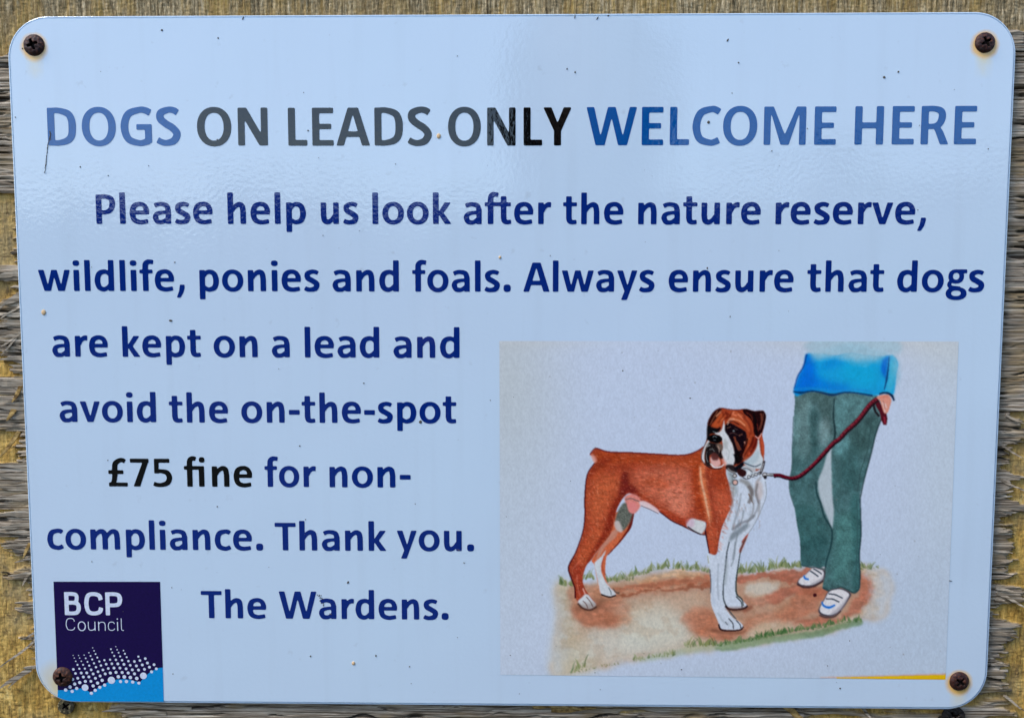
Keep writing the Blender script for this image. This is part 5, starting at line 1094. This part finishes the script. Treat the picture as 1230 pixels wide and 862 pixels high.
# distant scrub behind the viewer: bushy rise with real depth
m, nt, b = new_mat('scrub_leaves'); b.inputs['Base Color'].default_value = (.035, .055, .02, 1); b.inputs['Roughness'].default_value = .8
n = nt.nodes.new('ShaderNodeTexNoise'); n.inputs['Scale'].default_value = 1.2; r = nt.nodes.new('ShaderNodeValToRGB'); nt.links.new(n.outputs[0], r.inputs[0])
r.color_ramp.elements[0].color = (.008, .015, .006, 1); r.color_ramp.elements[1].color = (.04, .055, .02, 1); nt.links.new(r.outputs[0], b.inputs['Base Color']); SCRUB = m
bm = bmesh.new(); rs = random.Random(5)
for k in range(150):
    x = rs.uniform(-34, 34); y = -24 - rs.uniform(0, 10)
    # tops trace the reflected skyline: higher on the right
    top = 2.75 + .2 * math.sin(x * .9 + 1) + (.9 if x > 8.5 else 0) + (1.1 if 9.2 < x < 10.6 else 0) + rs.uniform(-.25, .25)
    h = (top - GZ) / 2; w = rs.uniform(1.4, 2.6)
    M = Matrix.Translation((x, y, GZ + h * .9)) @ Matrix.Diagonal((w, w, h, 1))
    res = bmesh.ops.create_icosphere(bm, subdivisions=3, radius=1, matrix=M)
    for v in res['verts']:
        d = 1 + .22 * mnoise.noise((v.co.x * 1.3, v.co.y * 1.3, v.co.z * 1.3)) + .12 * mnoise.noise((v.co.x * 4, v.co.y * 4, v.co.z * 4))
        c_ = Vector((x, y, GZ + h * .9)); v.co = c_ + (v.co - c_) * d
me = bpy.data.meshes.new('scrub'); bm.to_mesh(me); bm.free(); o = link('scrub', me, SCRUB); o['kind'] = 'stuff'
o['label'] = 'dark bushy scrub reflected along the upper part of the glossy sign'; o['category'] = 'bushes'
# the person taking the photograph
pt = empty('person', (.084, -.75, GZ))
tag(pt, 'person in dark hooded coat photographing the sign, seen only as its dim reflection', 'person')
m, nt, b = new_mat('dark_coat'); b.inputs['Base Color'].default_value = (.012, .014, .018, 1); b.inputs['Roughness'].default_value = .85; COAT = m
n = nt.nodes.new('ShaderNodeTexNoise'); n.inputs['Scale'].default_value = 90; r = nt.nodes.new('ShaderNodeValToRGB'); nt.links.new(n.outputs[0], r.inputs[0]); r.color_ramp.elements[0].color = (.008, .009, .012, 1); r.color_ramp.elements[1].color = (.02, .022, .028, 1); nt.links.new(r.outputs[0], b.inputs['Base Color'])
m, nt, b = new_mat('skin'); b.inputs['Base Color'].default_value = (.42, .25, .18, 1); b.inputs['Roughness'].default_value = .5; SKIN = m
m, nt, b = new_mat('phone_glass'); b.inputs['Base Color'].default_value = (.01, .01, .012, 1); b.inputs['Roughness'].default_value = .15; PHONE = m
def skin(name, verts, edges, rad, mat, parent, lev=2, root=0):
    me = bpy.data.meshes.new(name); me.from_pydata(verts, edges, []); o = bpy.data.objects.new(name, me); COL.objects.link(o)
    md = o.modifiers.new('s', 'SKIN'); sv = me.skin_vertices[0].data if me.skin_vertices else None
    if sv is None:
        bm = bmesh.new(); bm.from_mesh(me); bm.verts.layers.skin.verify(); bm.to_mesh(me); bm.free(); sv = me.skin_vertices[0].data
    for i, q in enumerate(rad): sv[i].radius = q if isinstance(q, tuple) else (q, q)
    sv[root].use_root = True; md.use_smooth_shade = True
    s2 = o.modifiers.new('u', 'SUBSURF'); s2.levels = s2.render_levels = lev
    dg = bpy.context.evaluated_depsgraph_get(); nm = bpy.data.meshes.new_from_object(o.evaluated_get(dg)); bpy.data.objects.remove(o); nm.name = name
    return link(name, nm, mat, parent)
X0, Y0 = .084, -.75
bv = [(X0, Y0, -.42), (X0, Y0 - .01, -.22), (X0, Y0 - .01, -.02), (X0, Y0, .10), (X0, Y0 + .01, .175),
      (X0 - .10, Y0, .085), (X0 - .19, Y0, .065), (X0 - .25, Y0 + .13, -.17), (-.075, -.475, -.02),
      (X0 + .10, Y0, .085), (X0 + .19, Y0, .065), (X0 + .24, Y0 + .13, -.17), (.095, -.475, -.02),
      (X0 - .10, Y0, -.50), (X0 - .12, Y0 + .02, -.90), (X0 - .12, Y0, -1.28), (X0 - .125, Y0 + .14, -1.345),
      (X0 + .10, Y0, -.50), (X0 + .12, Y0 + .02, -.90), (X0 + .12, Y0, -1.28), (X0 + .125, Y0 + .14, -1.345)]
be = [(0, 1), (1, 2), (2, 3), (3, 4), (3, 5), (5, 6), (6, 7), (7, 8), (3, 9), (9, 10), (10, 11), (11, 12), (0, 13), (13, 14), (14, 15), (15, 16), (0, 17), (17, 18), (18, 19), (19, 20)]
br = [.17, (.155, .12), (.17, .125), (.11, .09), .06, .085, .07, .05, .036, .085, .07, .05, .036, .10, .07, .045, .03, .10, .07, .045, .03]
skin('body', bv, be, br, COAT, pt)
hb = bmesh.new(); bmesh.ops.create_uvsphere(hb, u_segments=40, v_segments=28, radius=1)
for v in hb.verts:
    x, y, z = v.co; w = 1 - .22 * max(0, -z) ** 1.2
    fy = y * .105; 
    if y > 0: fy += .018 * math.exp(-((x / .16) ** 2 + ((z + .05) / .22) ** 2)) - .010 * (math.exp(-(((abs(x) - .34) / .17) ** 2 + ((z - .08) / .14) ** 2))) - .005 * math.exp(-((x / .3) ** 2 + ((z + .48) / .05) ** 2))
    v.co = (X0 + x * .078 * w, Y0 + .03 + fy, .275 + z * .118)
for f in hb.faces: f.smooth = True
me = bpy.data.meshes.new('head'); hb.to_mesh(me); hb.free(); link('head', me, SKIN, pt)
hb = bmesh.new(); bmesh.ops.create_uvsphere(hb, u_segments=40, v_segments=28, radius=1)
for v in list(hb.verts):
    x, y, z = v.co
    if y > .62 and abs(x) < .62 and -.75 < z < .55: hb.verts.remove(v); continue
    v.co = (X0 + x * (.106 + .014 * max(0, -z)), Y0 + .012 + y * .125, .268 + z * .142 + .004 * mnoise.noise((x * 3, y * 3, z * 3)))
for f in hb.faces: f.smooth = True
bmesh.ops.solidify(hb, geom=hb.faces, thickness=.006)
me = bpy.data.meshes.new('hood'); hb.to_mesh(me); hb.free(); link('hood', me, COAT, pt)
for s in (-1, 1):
    wx = .01 + s * .085; hv = [(wx, -.475, -.02), (wx - s * .004, -.43, .0), (wx - s * .008, -.405, .015)]; he = [(0, 1), (1, 2)]; hr = [.026, (.03, .02), (.032, .018)]
    for f_ in range(4):
        zb_ = .034 - f_ * .017; k = len(hv); hv += [(wx - s * .012, -.398, zb_), (wx - s * .022, -.3955, zb_ + .001), (wx - s * .040, -.3965, zb_ + .002)]; he += [(2, k), (k, k + 1), (k + 1, k + 2)]; hr += [.009, .0085, .0075]
    k = len(hv); hv += [(wx - s * .002, -.404, -.012), (wx - s * .018, -.3985, -.034), (wx - s * .034, -.3965, -.030)]; he += [(2, k), (k, k + 1), (k + 1, k + 2)]; hr += [.012, .010, .009]
    skin('hand', hv, he, hr, SKIN, pt, 2, 1)
bm = bmesh.new(); bmesh.ops.create_cube(bm, size=1, matrix=Matrix.Translation((.012, -.3835, .012)) @ Matrix.Diagonal((.158, .008, .074, 1)))
bmesh.ops.bevel(bm, geom=bm.edges, offset=.0035, segments=3, affect='EDGES'); me = bpy.data.meshes.new('phone'); bm.to_mesh(me); bm.free()
o = link('phone', me, PHONE); tag(o, 'dark phone held level in both hands by the reflected photographer', 'phone')
